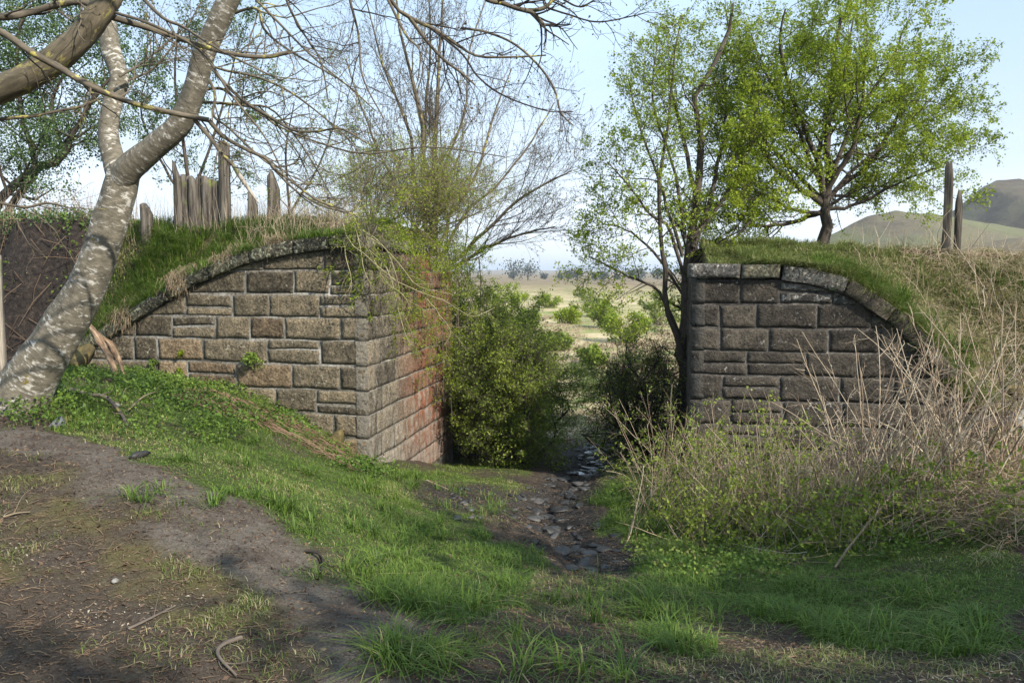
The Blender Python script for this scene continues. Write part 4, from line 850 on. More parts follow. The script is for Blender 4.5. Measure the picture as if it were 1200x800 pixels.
# pale yellow drooping stems over the corner of the left abutment
base = onL(np.array(.6), np.array(.5))
st = []
for pts in [[(402,262,10.1),(410,285,9.8),(430,300,9.7),(462,328,9.7),(500,345,9.7),(520,352,9.7),(545,368,9.7),(560,370,9.7),(580,360,9.8)], [(415,262,10.1),(422,290,9.8),(428,320,9.7),(440,342,9.7)], [(420,270,10.1),(436,300,9.8),(452,330,9.7),(472,345,9.7),(482,362,9.7)],
            [(418,268,10.1),(440,280,9.8),(470,312,9.7),(490,335,9.7),(530,345,9.7)], [(425,275,10.0),(450,290,9.8),(460,310,9.7),(468,340,9.7),(466,362,9.8)], [(430,290,10.0),(455,318,9.8),(470,375,9.8),(480,402,9.8),(485,403,9.8)],
            [(400,268,10.1),(405,300,9.8),(412,330,9.7),(408,350,9.7)], [(500,350,9.9),(520,375,9.9),(528,390,9.9),(520,405,9.9)]]:
    st.append((np.array([P(*p) for p in pts]), .0075, .003))
M_twig_yel = barkmat('yellow_twig', (.16, .14, .07), (.34, .30, .17), (.44, .40, .28), .6)
tree('drooping_shrub', 'pale yellow bare stems drooping over the corner stones of the left abutment', 'shrub', base, st,
     [dict(m=6, length=.45, ang=(20, 60), up=-.08, wander=.18, n=6, rr=.6, t0=.1, k=4, shrink=.3), dict(m=4, length=.2, ang=(25, 65), up=-.03, wander=.22, n=4, rr=.6, k=3, rmin=.002)], M_twig_yel, M_leaf_fresh, (1, .014, .01, 1, .6), twigm=M_twig_pale, stemlab='stem', k0=5)

# trees out of the picture to the right, whose shade falls on the right foreground and the lower wall
for (x, y, h, lab) in [(6.6, .5, 6.2, 'leafy tree outside the picture to the right, nearest the viewer'), (7.3, -3.4, 6.6, 'leafy tree outside the picture to the right, behind the nearest one'), (8.9, -.9, 6.6, 'leafy tree outside the picture to the right, level with the viewer'), (5.6, -2.6, 6.0, 'leafy tree outside the picture behind the viewer to the right')]:
    b_ = np.array([x, y, float(H(x, y))]); st = []
    for i in range(7):
        a = i * 2.4; t = b_ + [math.cos(a) * 1.3, math.sin(a) * 1.3, h * rs.uniform(.75, 1)]
        st.append((np.array([b_ + [0, 0, -.1 if i == 0 else 1.0], b_ + [0, 0, 1.8], (b_ + t) / 2 + [math.cos(a) * .4, math.sin(a) * .4, .6], t]), .12 if i == 0 else .07, .02))
    tree('shade_tree', lab, 'tree', b_, st, [dict(m=9, length=2.0, ang=(35, 75), up=.02, wander=.15, n=6, rr=.4, t0=.35, k=4, shrink=.3), dict(m=7, length=.9, ang=(35, 75), wander=.2, n=5, rr=.5, k=3, rmin=.005)], M_bark_haw, M_leaf_mid, (5, .10, .08, 3, .8))

# ---------------------------------------------------------------- meadow shrubs and far trees
for px, Y, hh, sp, mt, lab in [(592, 62, 4.4, 2.4, M_leaf_lime, 'rounded yellow-green willow in the meadow at the left end of the view'), (735, 48, 2.6, 2.4, M_leaf_lime, 'yellow-green shrub in the meadow near the centre of the gap'), (700, 75, 2.0, 3.0, M_leaf_mid, 'low spreading grey-green shrub in the middle of the meadow'),
        (652, 44, 1.2, 1.6, M_leaf_mid, 'small low green shrub at the left of the meadow'), (775, 62, 3.2, 3.0, M_leaf_mid, 'green shrub in the meadow seen through the thorn bush'), (690, 110, 2.6, 3.5, M_leaf_mid, 'far pale shrub near the brown heath'), (640, 90, 2.2, 2.6, M_leaf_lime, 'far yellowish shrub left of the meadow centre'),
        (620, 52, 2.0, 1.9, M_leaf_mid, 'middling green shrub between the yellow-green willow and the meadow centre'), (668, 62, 1.6, 1.7, M_leaf_lime, 'knee-high lime shrub standing alone in the straw'), (712, 58, 2.2, 2.0, M_leaf_mid, 'darker green shrub just left of the thin hawthorn'), 
         (690, 36, .9, 1.1, M_leaf_mid, 'nearest tiny shrub in the meadow, centre of the gap')]:
    x = P(px, 330, Y)[0]; b_ = np.array([x, Y, float(H(x, Y))]); sp *= .7; hh *= .8
    bush('meadow_shrub', lab, 'shrub', b_, sp, hh, 10, [dict(m=8, length=hh * .35, ang=(30, 70), up=.02, wander=.2, n=5, rr=.5, k=3), dict(m=6, length=hh * .16, ang=(30, 70), wander=.2, n=4, rr=.5, k=3, rmin=.008)], M_twig_grey, mt, (2, .14, .12, 2, .8), r0=.05)
M_leaf_far = leafmat('far_leaf', [(0, (.05, .06, .05)), (1, (.10, .12, .09))], .2)
for i in range(15):
    px = 592 + i * 15 + rs.uniform(-9, 9); Y = rs.uniform(380, 520); x = P(px, 320, Y)[0]; hh = rs.uniform(3, 7) + (6 if i in (1, 2) else 0); b_ = np.array([x, Y, float(H(x, Y))])
    root = empty('far_tree', b_, ['dark bluish tree standing on the skyline of the heath', 'tallest dark tree clump on the skyline'][i in (1, 2)], 'tree', ['trees on the far skyline', 'tallest trees on the far skyline'][i in (1, 2)])
    V, Qd, tcv = tubes(np.array([[b_ - [0, 0, .5], b_ + [0, 0, hh * .4], b_ + [0, 0, hh * .7]]]), np.array([[.35, .28, .15]]), 5); mesh('trunk', V, Qd, M_bark_haw, root, False, {'tc': tcv})
    c = rs.normal(size=(260, 3)) * [hh * .28, hh * .28, hh * .22] + b_ + [0, 0, hh * .58]; V, Qd, rnd = leaves(c, 1.1, 0, 1, .3, .8)
    tag(mesh('crown', V, Qd, M_leaf_far, root, False, {'rnd': rnd}), kind='stuff')

# ---------------------------------------------------------------- timber posts
def plank(root, name, base, wd, th, top, lean=(0, 0), mat=M_wood, split=2, sd=0, yaw=0.0):
    """weathered upright plank or post with a broken, uneven top; base = foot, top = list of heights across its width"""
    nz_, k = 9, len(top); r = np.random.RandomState(sd); V = []
    for side in (0, 1):
        for i in range(k):
            for j in range(nz_):
                t = j / (nz_ - 1); xx = (i / (k - 1) - .5) * wd * (1 - .06 * t) + lean[0] * t * max(top) + .012 * (vn(j * .9 + sd, i * 1.7) - .5)
                yy = (side - .5) * th + lean[1] * t * max(top) + .014 * (vn(j * 1.3 + sd * 3, i * 2.1 + side) - .5)
                c_, s_ = math.cos(yaw), math.sin(yaw)
                V.append(base + np.array([xx * c_ - yy * s_, xx * s_ + yy * c_, -.15 + t * (top[i] + .15)]))
    V = np.array(V); id_ = lambda s, i, j: s * k * nz_ + i * nz_ + j; f = []
    for i in range(k - 1):
        for j in range(nz_ - 1): f += [(id_(0,i,j), id_(0,i+1,j), id_(0,i+1,j+1), id_(0,i,j+1)), (id_(1,i+1,j), id_(1,i,j), id_(1,i,j+1), id_(1,i+1,j+1))]
        f += [(id_(0,i,nz_-1), id_(0,i+1,nz_-1), id_(1,i+1,nz_-1), id_(1,i,nz_-1)), (id_(0,i+1,0), id_(0,i,0), id_(1,i,0), id_(1,i+1,0))]
    for j in range(nz_ - 1): f += [(id_(1,0,j), id_(0,0,j), id_(0,0,j+1), id_(1,0,j+1)), (id_(0,k-1,j), id_(1,k-1,j), id_(1,k-1,j+1), id_(0,k-1,j+1))]
    return mesh(name, V, np.array(f), mat, root)
Yf = 11.9
def foot(px, py=268, Y=Yf): return P(px, py, Y)
def hgt(py0, py1, Y=Yf): return P(600, py1, Y)[2] - P(600, py0, Y)[2]
fr = empty('sleeper_fence', foot(238), 'ragged row of upright weathered sleepers on the left embankment', 'fence')
for k, (px, wd, tops, mt) in enumerate([(210.5, 9, [189,199,206,207], M_wood), (219, 10, [205,204,208,206], M_wood), (229, 11, [208,206,212,207], M_wood), (236.5, 6, [204,208,206], M_wood), (244.5, 11.5, [207,206,209,210], M_wood), (255, 11, [210,212,211], M_wood)]):
    plank(fr, 'plank', foot(px, 270) + [0, .03 * (k % 2), 0], m_at(wd, Yf), .09, [hgt(270, t) for t in tops], (0, 0), mt, sd=k + 1, yaw=.12 * ((k % 3) - 1))
def single(name, label, cat, px, wd, tops, Y=Yf, py=270, mt=M_wood, lean=(0, 0), sd=0, group=None, yaw=0.):
    o = plank(None, name, P(px, py, Y), m_at(wd, Y), m_at(wd * .8, Y), [hgt(py, t, Y) for t in tops], lean, mt, sd=sd, yaw=yaw); tag(o, label, cat, group); return o
single('timber_post', 'tall narrow timber post rising at the right end of the sleeper row', 'post', 264.5, 11, [166,165,168], sd=11, lean=(.01, 0))
single('timber_post', 'short broken timber post with a pointed top between taller posts', 'post', 297, 10, [226,224,232,240], sd=12)
single('timber_post', 'tapering leaning timber post at the right of the broken stub', 'post', 322, 13, [208,200,210,222], sd=13)
single('timber_post', 'stubby rotten post stump left of the sleeper row', 'post', 173, 12, [240,238,243,252], sd=14, py=275)
single('timber_post', 'tall split post with dark left face and pale right face on the right embankment', 'post', 1108, 9.5, [197,188,192,188,206], Y=11.6, py=300, mt=M_wood, sd=15, yaw=-.55)
single('timber_post', 'shorter jagged post beside the tall split post on the right embankment', 'post', 1121, 8, [236,222,226,240], Y=11.7, py=300, sd=16, yaw=-.4)
single('timber_post', 'cut pale post at the very left edge beside the leaning trunk', 'post', 0, 12, [298,297,299], Y=9.2, py=425, mt=M_wood_pale, sd=17)
# rotten split log leaning on the wing wall
lg = empty('broken_log', P(130, 440, 9.6), 'splintered brown log leaning against the foot of the curved wing wall', 'log')
limb(lg, 'splinter', [P(103, 378, 9.9), P(115, 395, 9.7), P(128, 420, 9.5), P(141, 455, 9.3)], [.02, .042, .04, .015], M_rot, n=20, k=8, rough=.3, lump=.2)
limb(lg, 'splinter', [P(112, 390, 9.9), P(128, 402, 9.75), P(138, 420, 9.65), P(146, 440, 9.5)], [.02, .034, .03, .012], M_rot, n=20, k=8, rough=.3, lump=.2)
def stick(label, pts, r, mat=M_twig_pale, name='stick', group=None, side=5):
    c = np.array([[G(a, b)[0], G(a, b)[1], G(a, b)[2] + h_] for a, b, h_ in pts])
    n = max(10, 4 * len(pts)); c = spline(c, n); c[:, 2] = np.maximum(c[:, 2], H(c[:, 0], c[:, 1]) + r * .5)
    V, Qd, tcv = tubes(c[None], np.linspace(r, r * .5, n)[None], 6, .15); o = mesh(name, V, Qd, mat, None, True, {'tc': tcv}); tag(o, label, 'stick', group)
    if side:
        k1 = kids(c[None], np.linspace(r, r * .5, n)[None], side, .3, (20, 60), 0, .15, 6, .5, .3, .95); k1[0][..., 2] = np.maximum(k1[0][..., 2], H(k1[0][..., 0], k1[0][..., 1]) + .006)
        V, Qd, tcv = tubes(k1[0], k1[1], 4); tag(mesh('twigs', V, Qd, mat, o, False, {'tc': tcv}), kind='stuff')
    return o
stick('grey dead branch lying on the leaves below the leaning tree', [(52,458,.05),(85,466,.08),(105,474,.10),(125,478,.10),(142,490,.04),(150,503,.02)], .028, M_twig_grey)
stick('thin pale twig arching over the green leaves left of the wall', [(150,487,.05),(170,478,.12),(190,468,.1)], .009, side=2)
stick('pale stick lying on the grass below the corner stone', [(500,567,.04),(526,578,.04)], .012, side=0)
stick('dark forked twig on the edge of the dirt path', [(358,648,.01),(372,656,.04),(378,662,.03),(376,674,.01)], .011, M_twig_dark)
stick('crooked grey twig on the ground at the bottom left', [(283,752,.02),(262,764,.03),(256,776,.02),(278,799,.01)], .012, M_twig_grey, side=2)
stick('long thin twig lying across the mossy ground', [(150,742,.01),(178,728,.02),(206,712,.01)], .008, M_twig_grey, side=2)
stick('short dark twig lying on the left of the mossy ground', [(4,610,.01),(20,606,.02),(36,604,.01)], .008, side=1)
stick('long bare cane lying diagonally out of the brambles onto the grass', [(978,668,.02),(1000,655,.15),(1050,618,.35),(1105,585,.5),(1138,548,.7)], .011, M_twig_pale, side=3)
stick('broken pale cane standing out of the dark grass', [(984,622,.03),(1000,605,.15),(1010,594,.28)], .009, M_twig_pale, side=0)
# ---------------------------------------------------------------- loose stones
def rock(name, label, c, sx, sy, sz, mat, sd, group=None, cat='stone', flatness=1.0):
    r = np.random.RandomState(sd); nu, nv = 9, 6; V = [[0, 0, -1]]
    for j in range(1, nv):
        ph = -math.pi / 2 + math.pi * j / nv
        for i in range(nu): V.append([math.cos(2 * math.pi * i / nu) * math.cos(ph), math.sin(2 * math.pi * i / nu) * math.cos(ph), math.sin(ph)])
    V.append([0, 0, 1]); V = np.array(V)
    for _ in range(9):
        nn = norm(r.normal(size=3)); dd = V @ nn; lim = r.uniform(.3, .7); V = V - np.outer(np.clip(dd - lim, 0, None), nn)
    V = V + r.normal(size=V.shape) * .03; a = r.rand() * 6.28; V = V * [sx, sy, sz]
    V = np.stack([V[:, 0] * math.cos(a) - V[:, 1] * math.sin(a), V[:, 0] * math.sin(a) + V[:, 1] * math.cos(a), V[:, 2]], 1) + c
    q = []; t = []
    for j in range(nv - 2):
        for i in range(nu): q.append((1 + j * nu + i, 1 + j * nu + (i + 1) % nu, 1 + (j + 1) * nu + (i + 1) % nu, 1 + (j + 1) * nu + i))
    for i in range(nu): t += [(0, 1 + (i + 1) % nu, 1 + i), (len(V) - 1, 1 + (nv - 2) * nu + i, 1 + (nv - 2) * nu + (i + 1) % nu)]
    return tag(mesh(name, V, [np.array(q), np.array(t)], mat), label, cat, group)
def rk(px, py, sx, sy, sz, mat, label, sd, up_=.3, **k): g = G(px, py); return rock(k.pop('name', 'stone'), label, g + [0, 0, sz * up_], sx, sy, sz, mat, sd, **k)
rk(66, 499, .13, .09, .07, M_slate, 'flat blue-grey stone at the foot of the leaning tree', 3)
rk(166, 537, .11, .06, .05, M_rock, 'dark brown stone at the top edge of the dirt path', 5)
rk(135, 683, .03, .022, .018, M_rockp, 'small round white pebble on the mossy ground', 8)
rk(527, 697, .03, .025, .03, M_rockp, 'small white stone in the grass at the bottom centre', 9)
rock('boulder', 'big mossy boulder wedged at the end of the wing wall', P(93, 420, 10.3), .27, .22, .26, M_rockm, 12, cat='boulder')
rk(115, 436, .12, .1, .07, M_rockp, 'pale stone tucked under the mossy boulder', 13)
rk(136, 478, .07, .06, .05, M_rockp, 'little pale stone among the leaves below the wing wall', 19)
rk(600, 538, .18, .14, .13, M_rock, 'grey rock at the foot of the green bush', 21)
g_ = P(392, 494, 9.85); rock('stone', 'moss-covered fallen block against the lower courses of the left abutment', g_ - [0, 0, .24], .26, .2, .16, M_rockm, 31, cat='block')
g_ = P(1192, 462, 8.6); rock('stone', 'orange-mossed block at the right edge above the brambles', g_, .16, .2, .11, M_rockm, 33, cat='block')
g_ = P(1190, 492, 8.6); rock('stone', 'pale squared block below the orange-mossed one', g_, .2, .2, .17, M_rockp, 34, cat='block')
rng = np.random.RandomState(4); ST = np.array(STREAM); cnt = 0
spts = spline(ST, 60)
for i in range(210):
    t = rng.rand() ** .8; q = spts[int(t * 59)]; wd = .36 - .1 * t; x = q[0] + rng.normal() * wd * .62; y = q[1] + rng.normal() * .25
    s_ = rng.uniform(.04, .15) * (1 if rng.rand() < .85 else 1.7)
    rock('stream_stone', ['dark stone in the near end of the rubbly stream bed', 'dark stone in the middle stretch of the stream bed', 'dark stone in the far shaded end of the stream bed'][min(2, int(t * 3))], np.array([x, y, float(H(x, y)) + s_ * .05]), s_, s_ * rng.uniform(.5, .9), s_ * rng.uniform(.2, .36), M_rock, 100 + i, ['stones in the near end of the stream bed', 'stones in the middle of the stream bed', 'stones in the far end of the stream bed'][min(2, int(t * 3))])
for i in range(40):
    g = G(rng.uniform(528, 625), rng.uniform(572, 612)); s_ = rng.uniform(.035, .09)
    rock('stream_stone', 'dark stone scattered on the mud left of the stream', g + [0, 0, s_ * .1], s_, s_ * .7, s_ * .4, M_rock, 300 + i, 'stones on the mud left of the stream')
m, n = newmat('water'); M_water = m; b_ = n.nodes.new('ShaderNodeBsdfPrincipled'); o_ = n.nodes.new('ShaderNodeOutputMaterial'); n.links.new(b_.outputs[0], o_.inputs[0])
b_.inputs['Base Color'].default_value = (.03, .03, .03, 1); b_.inputs['Roughness'].default_value = .08
for px, py, rx, ry in [(692, 532, .10, .22), (678, 556, .08, .14)]:
    g = G(px, py); a = np.linspace(0, 2 * np.pi, 25)[:-1]; rr = 1 + .25 * fbm(a * 2, a * 0, 2, 3)
    V = np.stack([g[0] + rx * rr * np.cos(a), g[1] + ry * rr * np.sin(a), a * 0 + g[2] + .012], 1); V = np.vstack([V, [[g[0], g[1], g[2] + .012]]])
    tag(mesh('stream_water', V, np.array([(i, (i + 1) % 24, 24) for i in range(24)]), M_water), kind='structure')

# ---------------------------------------------------------------- grass and ground cover
def put(name, V, Fq, mat, rnd, tt=None): 
    at_ = {'rnd': rnd}
    if tt is not None: at_['t'] = tt
    return tag(mesh(name, V, Fq, mat, None, False, at_), kind='stuff')
def patch(n, xr, yr, dens):
    """random points kept with probability dens(x,y)"""
    x = rs.uniform(*xr, n); y = rs.uniform(*yr, n); k = rs.rand(n) < dens(x, y); return x[k], y[k]
def inview(x, y, pad=.25): return (np.abs(x) < y * .66 + pad)
# lawn-like grass: denser near the viewer
def gd(x, y): g_, mo_, st_, fa_, p_ = masks(x, y); return np.where(inview(x, y), g_ * np.clip((9.0 / np.maximum(y, 3)) ** 1.2, .25, 1.6) * .75, 0)
x, y = patch(620000, (-7, 7), (3.0, 16), gd)
c = np.stack([x, y, H(x, y) - .005], 1); tuft = smooth(.0, .55, fbm(x * 1.5, y * 1.5, 3, 71)); hh = (.022 + .06 * tuft) * rs.uniform(.5, 1.3, len(x)) * np.where(x > 1.2, 1.1, 1)
V, Fq, rnd, tt = blades(c, hh, .0058, .6, np.clip(rs.rand(len(x)) * .8 + .45 * fbm(x * .9, y * .9, 3, 72) + .1, 0, 1)); put('grass', V, Fq, M_grass, rnd, tt)
# long-bladed tufts
def tufts(cs, per, rad, h, wd, lean, mat, sdv=None, name='grass'):
    n = len(cs); c = np.repeat(cs, per, 0) + rs.normal(size=(n * per, 3)) * [rad, rad, 0]
    d = norm((c - np.repeat(cs, per, 0)) * [1, 1, 0] + 1e-6)
    V, Fq, rnd, tt = blades(c, h * rs.uniform(.6, 1.2, len(c)), wd, lean, sdv if sdv is None else np.clip(sdv + .25 * rs.normal(size=len(c)), 0, 1), dirn=d); return put(name, V, Fq, mat, rnd, tt)
tp = np.array([G(a, b) for a, b in [(470,655),(425,668),(480,765),(520,775),(450,775),(500,790),(860,660),(880,655),(820,650),(795,645),(270,545),(300,520),(215,540),(360,560),(330,600),(410,620),(455,615),(520,620),(560,600),(430,575),(640,790),(700,795),(250,590),(180,585),(1000,600),(960,590),(940,690),(1120,740),(1060,700)]])
tufts(np.repeat(tp, 3, 0) + rs.normal(size=(len(tp) * 3, 3)) * [.09, .09, 0], 30, .035, .12, .006, .95, M_grass, .45)
x, y = patch(9000, (-6, 6.5), (3.4, 12), lambda x, y: gd(x, y) * smooth(.1, .4, fbm(x * 1.1, y * 1.1, 3, 77)))
tufts(np.stack([x, y, H(x, y)], 1), 16, .03, .13, .006, .7, M_grass, .4)
# thin grass and moss wisps on the bare ground
def sd_(x, y): g_, mo_, st_, fa_, p_ = masks(x, y); return np.where(inview(x, y), (1 - g_) * (1 - st_) * (1 - p_) * (.22 + .78 * mo_ * .8) * smooth(-.15, .3, fbm(x * 2.2, y * 2.2, 4, 74)), 0)
x, y = patch(480000, (-4.5, 4.5), (3.0, 9), sd_)
V, Fq, rnd, tt = blades(np.stack([x, y, H(x, y)], 1), .036, .0034, .8, np.clip(rs.rand(len(x)) ** 1.3 * .95, 0, 1)); put('grass', V, Fq, M_grass_dull, rnd, tt)
# straw bits lying about
def lit(x, y): g_, mo_, st_, fa_, p_ = masks(x, y); return np.where(inview(x, y), np.where(p_ > .5, .12, .55) * (1 - .75 * g_) * np.clip((5 / np.maximum(y, 3)), .1, 1.2), 0)
x, y = patch(230000, (-6, 6), (3.0, 14), lit); n_ = len(x)
c = np.stack([x, y, H(x, y) + .004], 1); V, Qd, rnd = leaves(c, .022, 0, 1, 6.0, .35); put('leaf_litter', V, Qd, M_litter, rnd)
x, y = patch(60000, (-6, 6), (3.0, 12), lit); n_ = len(x); a = rs.rand(n_) * 6.28; ln = rs.uniform(.03, .16, n_) * .6
p0 = np.stack([x, y, H(x, y) + .006], 1); p2 = p0 + np.stack([np.cos(a), np.sin(a), a * 0], 1) * ln[:, None]; p2[:, 2] = H(p2[:, 0], p2[:, 1]) + rs.uniform(.003, .015, n_); pm = (p0 + p2) / 2 + rs.normal(size=p0.shape) * .008
V, Qd, tcv = tubes(np.stack([p0, pm, p2], 1), np.tile([.0022, .002, .0012], (n_, 1)), 3); put('dead_twigs', V, Qd, M_litter, np.repeat(rs.rand(n_) * .75 + .1, 9))
# grit
def gr_(x, y): g_, mo_, st_, fa_, p_ = masks(x, y); return np.where(inview(x, y), (1 - g_) * (.15 + .85 * p_), 0)
x, y = patch(70000, (-6, 6), (3.0, 9), gr_); n_ = len(x); s_ = (.002 + .012 * rs.rand(n_) ** 3)[:, None]
oc = np.array([[1,0,0],[0,1,0],[-1,0,0],[0,-1,0],[0,0,.8]]); V = (np.stack([x, y, H(x, y)], 1)[:, None, :] + oc[None] * s_[:, None] * (1 + .35 * rs.normal(size=(n_, 5, 1)))).reshape(-1, 3); b0 = np.arange(n_)[:, None] * 5
put('grit', V, np.concatenate([b0 + f for f in ([0,1,4],[1,2,4],[2,3,4],[3,0,4])]), M_litter, np.repeat(rs.rand(n_) ** 2.2 * .8, 5))
# broad-leaved ground cover below the left wall
PL = GP([(0,480),(60,455),(130,440),(270,458),(350,490),(425,545),(470,560),(440,570),(380,545),(320,500),(260,520),(200,530),(120,515),(60,505),(0,505)])
x, y = patch(60000, (-7.5, 0), (4.5, 11), lambda x, y: inpoly(x + .1 * fbm(x * 3, y * 3, 2, 3), y, PL) * smooth(-.45, .15, fbm(x * 2.4, y * 2.4, 4, 81)) * .85)
hh = rs.uniform(.02, .14, len(x)) * (1 + .6 * fbm(x * 2, y * 2, 2, 82)); c = np.stack([x, y, H(x, y) + hh], 1)
V, Qd, rnd = leaves(c, .03, .018, 2, .9, .8); put('ground_cover', V, Qd, M_cover, rnd)
x, y = patch(30000, (1.0, 7), (5.0, 10), lambda x, y: inpoly(x, y, PC) * (y > 5.8) * smooth(0, .3, fbm(x * 1.6, y * 1.6, 3, 83)))
c = np.stack([x, y, H(x, y) + rs.uniform(.02, .12, len(x))], 1); V, Qd, rnd = leaves(c, .03, .018, 1, .9, .8); put('ground_cover', V, Qd, M_cover, rnd)
# red-brown dead stems on the bank
x = rs.uniform(-3.9, -2.0, 260); y = rs.uniform(8.6, 9.8, 260); p0 = np.stack([x, y, H(x, y) + .05], 1); a = rs.uniform(-.4, .6, 260); ln = rs.uniform(.15, .45, 260)
p2 = p0 + np.stack([np.cos(a) * ln, -np.abs(np.sin(a)) * ln * .6 - .05, -.35 * ln], 1); p2[:, 2] = np.maximum(p2[:, 2], H(p2[:, 0], p2[:, 1]) + .03)
V, Qd, tcv = tubes(np.stack([p0, (p0 + p2) / 2 + [0, 0, .03], p2], 1), np.tile([.0035, .0035, .002], (260, 1)), 4)
M_red = leafmat('red_brown_stem', [(0, (.11, .055, .04)), (1, (.32, .2, .14))], 0, .7); put('dead_stems', V, Qd, M_red, np.repeat(rs.rand(260), 12))
# embankment tops: left
s = rs.uniform(.1, 4.8, 60000); d = rs.uniform(.05, 2.3, 60000); k = (fbm(s * 1.9, d * 1.9, 4, 91) > -.02) | ((s > 3.1) & (s < 3.9) & (d < 1.2)); s, d = s[k], d[k]
c = onL(s, d); pt_ = fbm(s * 2.1, d * 2.1, 3, 191); V, Fq, rnd, tt = blades(c, .075 * (1 + .6 * pt_) * rs.uniform(.5, 1.3, len(s)), .008, .75, np.clip(rs.rand(len(s)) * .95 + .4 * (pt_ < -.05) + .1, 0, 1)); put('grass', V, Fq, M_grass, rnd, tt)
cs = onL(rs.uniform(2.9, 3.9, 170), rs.uniform(.1, 1.2, 170)); tufts(cs, 30, .04, .22, .009, .6, M_grass, .55)
cs = onL(rs.uniform(1.0, 2.6, 150), rs.uniform(.4, 1.6, 150)); tufts(cs, 30, .05, .17, .008, .8, M_grass, .5)
cs = onL(np.concatenate([rs.normal(m_, .12, 16) for m_ in (.5, 1.0, 1.7, 2.3, 3.0, 3.4, 3.8, 4.1)]), rs.normal(.1, .12, 128)); tufts(cs, 26, .05, .15, .007, 1.2, M_grass, .5)
cs = onR(rs.uniform(.9, 3.4, 210), rs.uniform(.0, .25, 210)); tufts(cs, 26, .05, .13, .007, 1.3, M_grass_dull, .35)
cs = onL(rs.uniform(1.2, 4.2, 140), rs.uniform(1.1, 1.8, 140)); tufts(cs, 24, .05, .2, .008, .6, M_grass, .4)
# dead mats hanging over the coping
def mat_hang(sv, dv, per, ln):
    c = onL(np.repeat(sv, per), np.repeat(dv, per)) + rs.normal(size=(len(sv) * per, 3)) * [.07, .05, .05]; n = len(c)
    a = c; dr = norm(np.array([-.1, -.6, -.35]) + rs.normal(size=(n, 3)) * .9); l = ln * rs.uniform(.5, 1.2, n)[:, None]; m1 = a + dr * l * .5 + [0, 0, .05]; e = a + dr * l + [0, 0, -.05]
    return tubes(np.stack([a, m1, e], 1), np.tile([.003, .003, .002], (n, 1)), 3)
sv = np.concatenate([rs.normal(2.62, .09, 26), rs.normal(1.9, .16, 16), rs.normal(1.35, .1, 9), rs.normal(3.5, .2, 10)]); dv = rs.normal(.12, .1, len(sv))
V, Qd, tcv = mat_hang(sv, dv, 55, .13); put('dead_grass_mat', V, Qd, M_straw, np.repeat(rs.rand(len(V) // 9) * .7, 9))
# tall dry stalks on the crest, left
def stalks(cfn, n, h, r, mat, name='dry_stalks', twigs=2, lean=.15, k=3):
    c = cfn(n); L_ = h * rs.uniform(.5, 1.2, n)[:, None]; d = norm(np.array([0, 0, 1.]) + rs.normal(size=(n, 3)) * lean); m1 = c + d * L_ * .5; d2 = norm(d + rs.normal(size=(n, 3)) * lean); e = m1 + d2 * L_ * .5
    Pt = np.stack([c, c * .5 + m1 * .5 + rs.normal(size=c.shape) * .01, m1, e], 1); Rd = np.tile(np.array([1, .9, .7, .35]) * r, (n, 1)); parts = [tubes(Pt, Rd, k)]; V, Qd, _ = parts[0]; rn = [np.repeat(rs.rand(n), 4 * k)]
    if twigs:
        kk = kids(Pt, Rd, twigs, h * .25, (15, 45), .02, .12, 4, .6, .4, .95, rmin=r * .3); parts.append(tubes(kk[0], kk[1], 3)); rn.append(np.repeat(rs.rand(len(kk[0])), 12))
    V, Qd, _ = merge(parts); return put(name, V, Qd, mat, np.concatenate(rn))
stalks(lambda n: onL(rs.uniform(.8, 9.5, n), rs.uniform(1.0, 1.9, n)), 900, .5, .0028, M_cane)
stalks(lambda n: onL(rs.uniform(.3, 2.0, n), rs.uniform(.3, 1.6, n)), 500, .45, .003, M_cane, lean=.4)
# brushwood along the crest at the far left and on the dark bank
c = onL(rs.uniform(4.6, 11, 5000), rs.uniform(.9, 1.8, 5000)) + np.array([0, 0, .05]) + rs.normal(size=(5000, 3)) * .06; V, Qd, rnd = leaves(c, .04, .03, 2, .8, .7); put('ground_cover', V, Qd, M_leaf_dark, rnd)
c = onL(rs.uniform(4.4, 10, 500), rs.uniform(.25, 1.2, 500)); kx = fbm(c[:, 0] * 2, c[:, 2] * 2, 2, 95) > .1; V, Qd, rnd = leaves(c[kx], .05, .09, 9, .4, .7); put('ground_cover', V, Qd, M_leaf_fresh, rnd)
n = 260; c = onL(rs.uniform(4.3, 10, n), rs.uniform(.3, 1.5, n)) - np.array([0, .04, 0]); d = norm(np.stack([rs.normal(size=n), -np.abs(rs.normal(size=n)) * .4, -.5 + .6 * rs.normal(size=n)], 1)); e = c + d * rs.uniform(.2, .8, n)[:, None]
V, Qd, _ = tubes(np.stack([c, (c + e) / 2 + [0, -.05, .03], e], 1), np.tile([.006, .005, .003], (n, 1)), 4); put('hanging_roots', V, Qd, M_litter, np.repeat(rs.rand(n) * .7, 12))
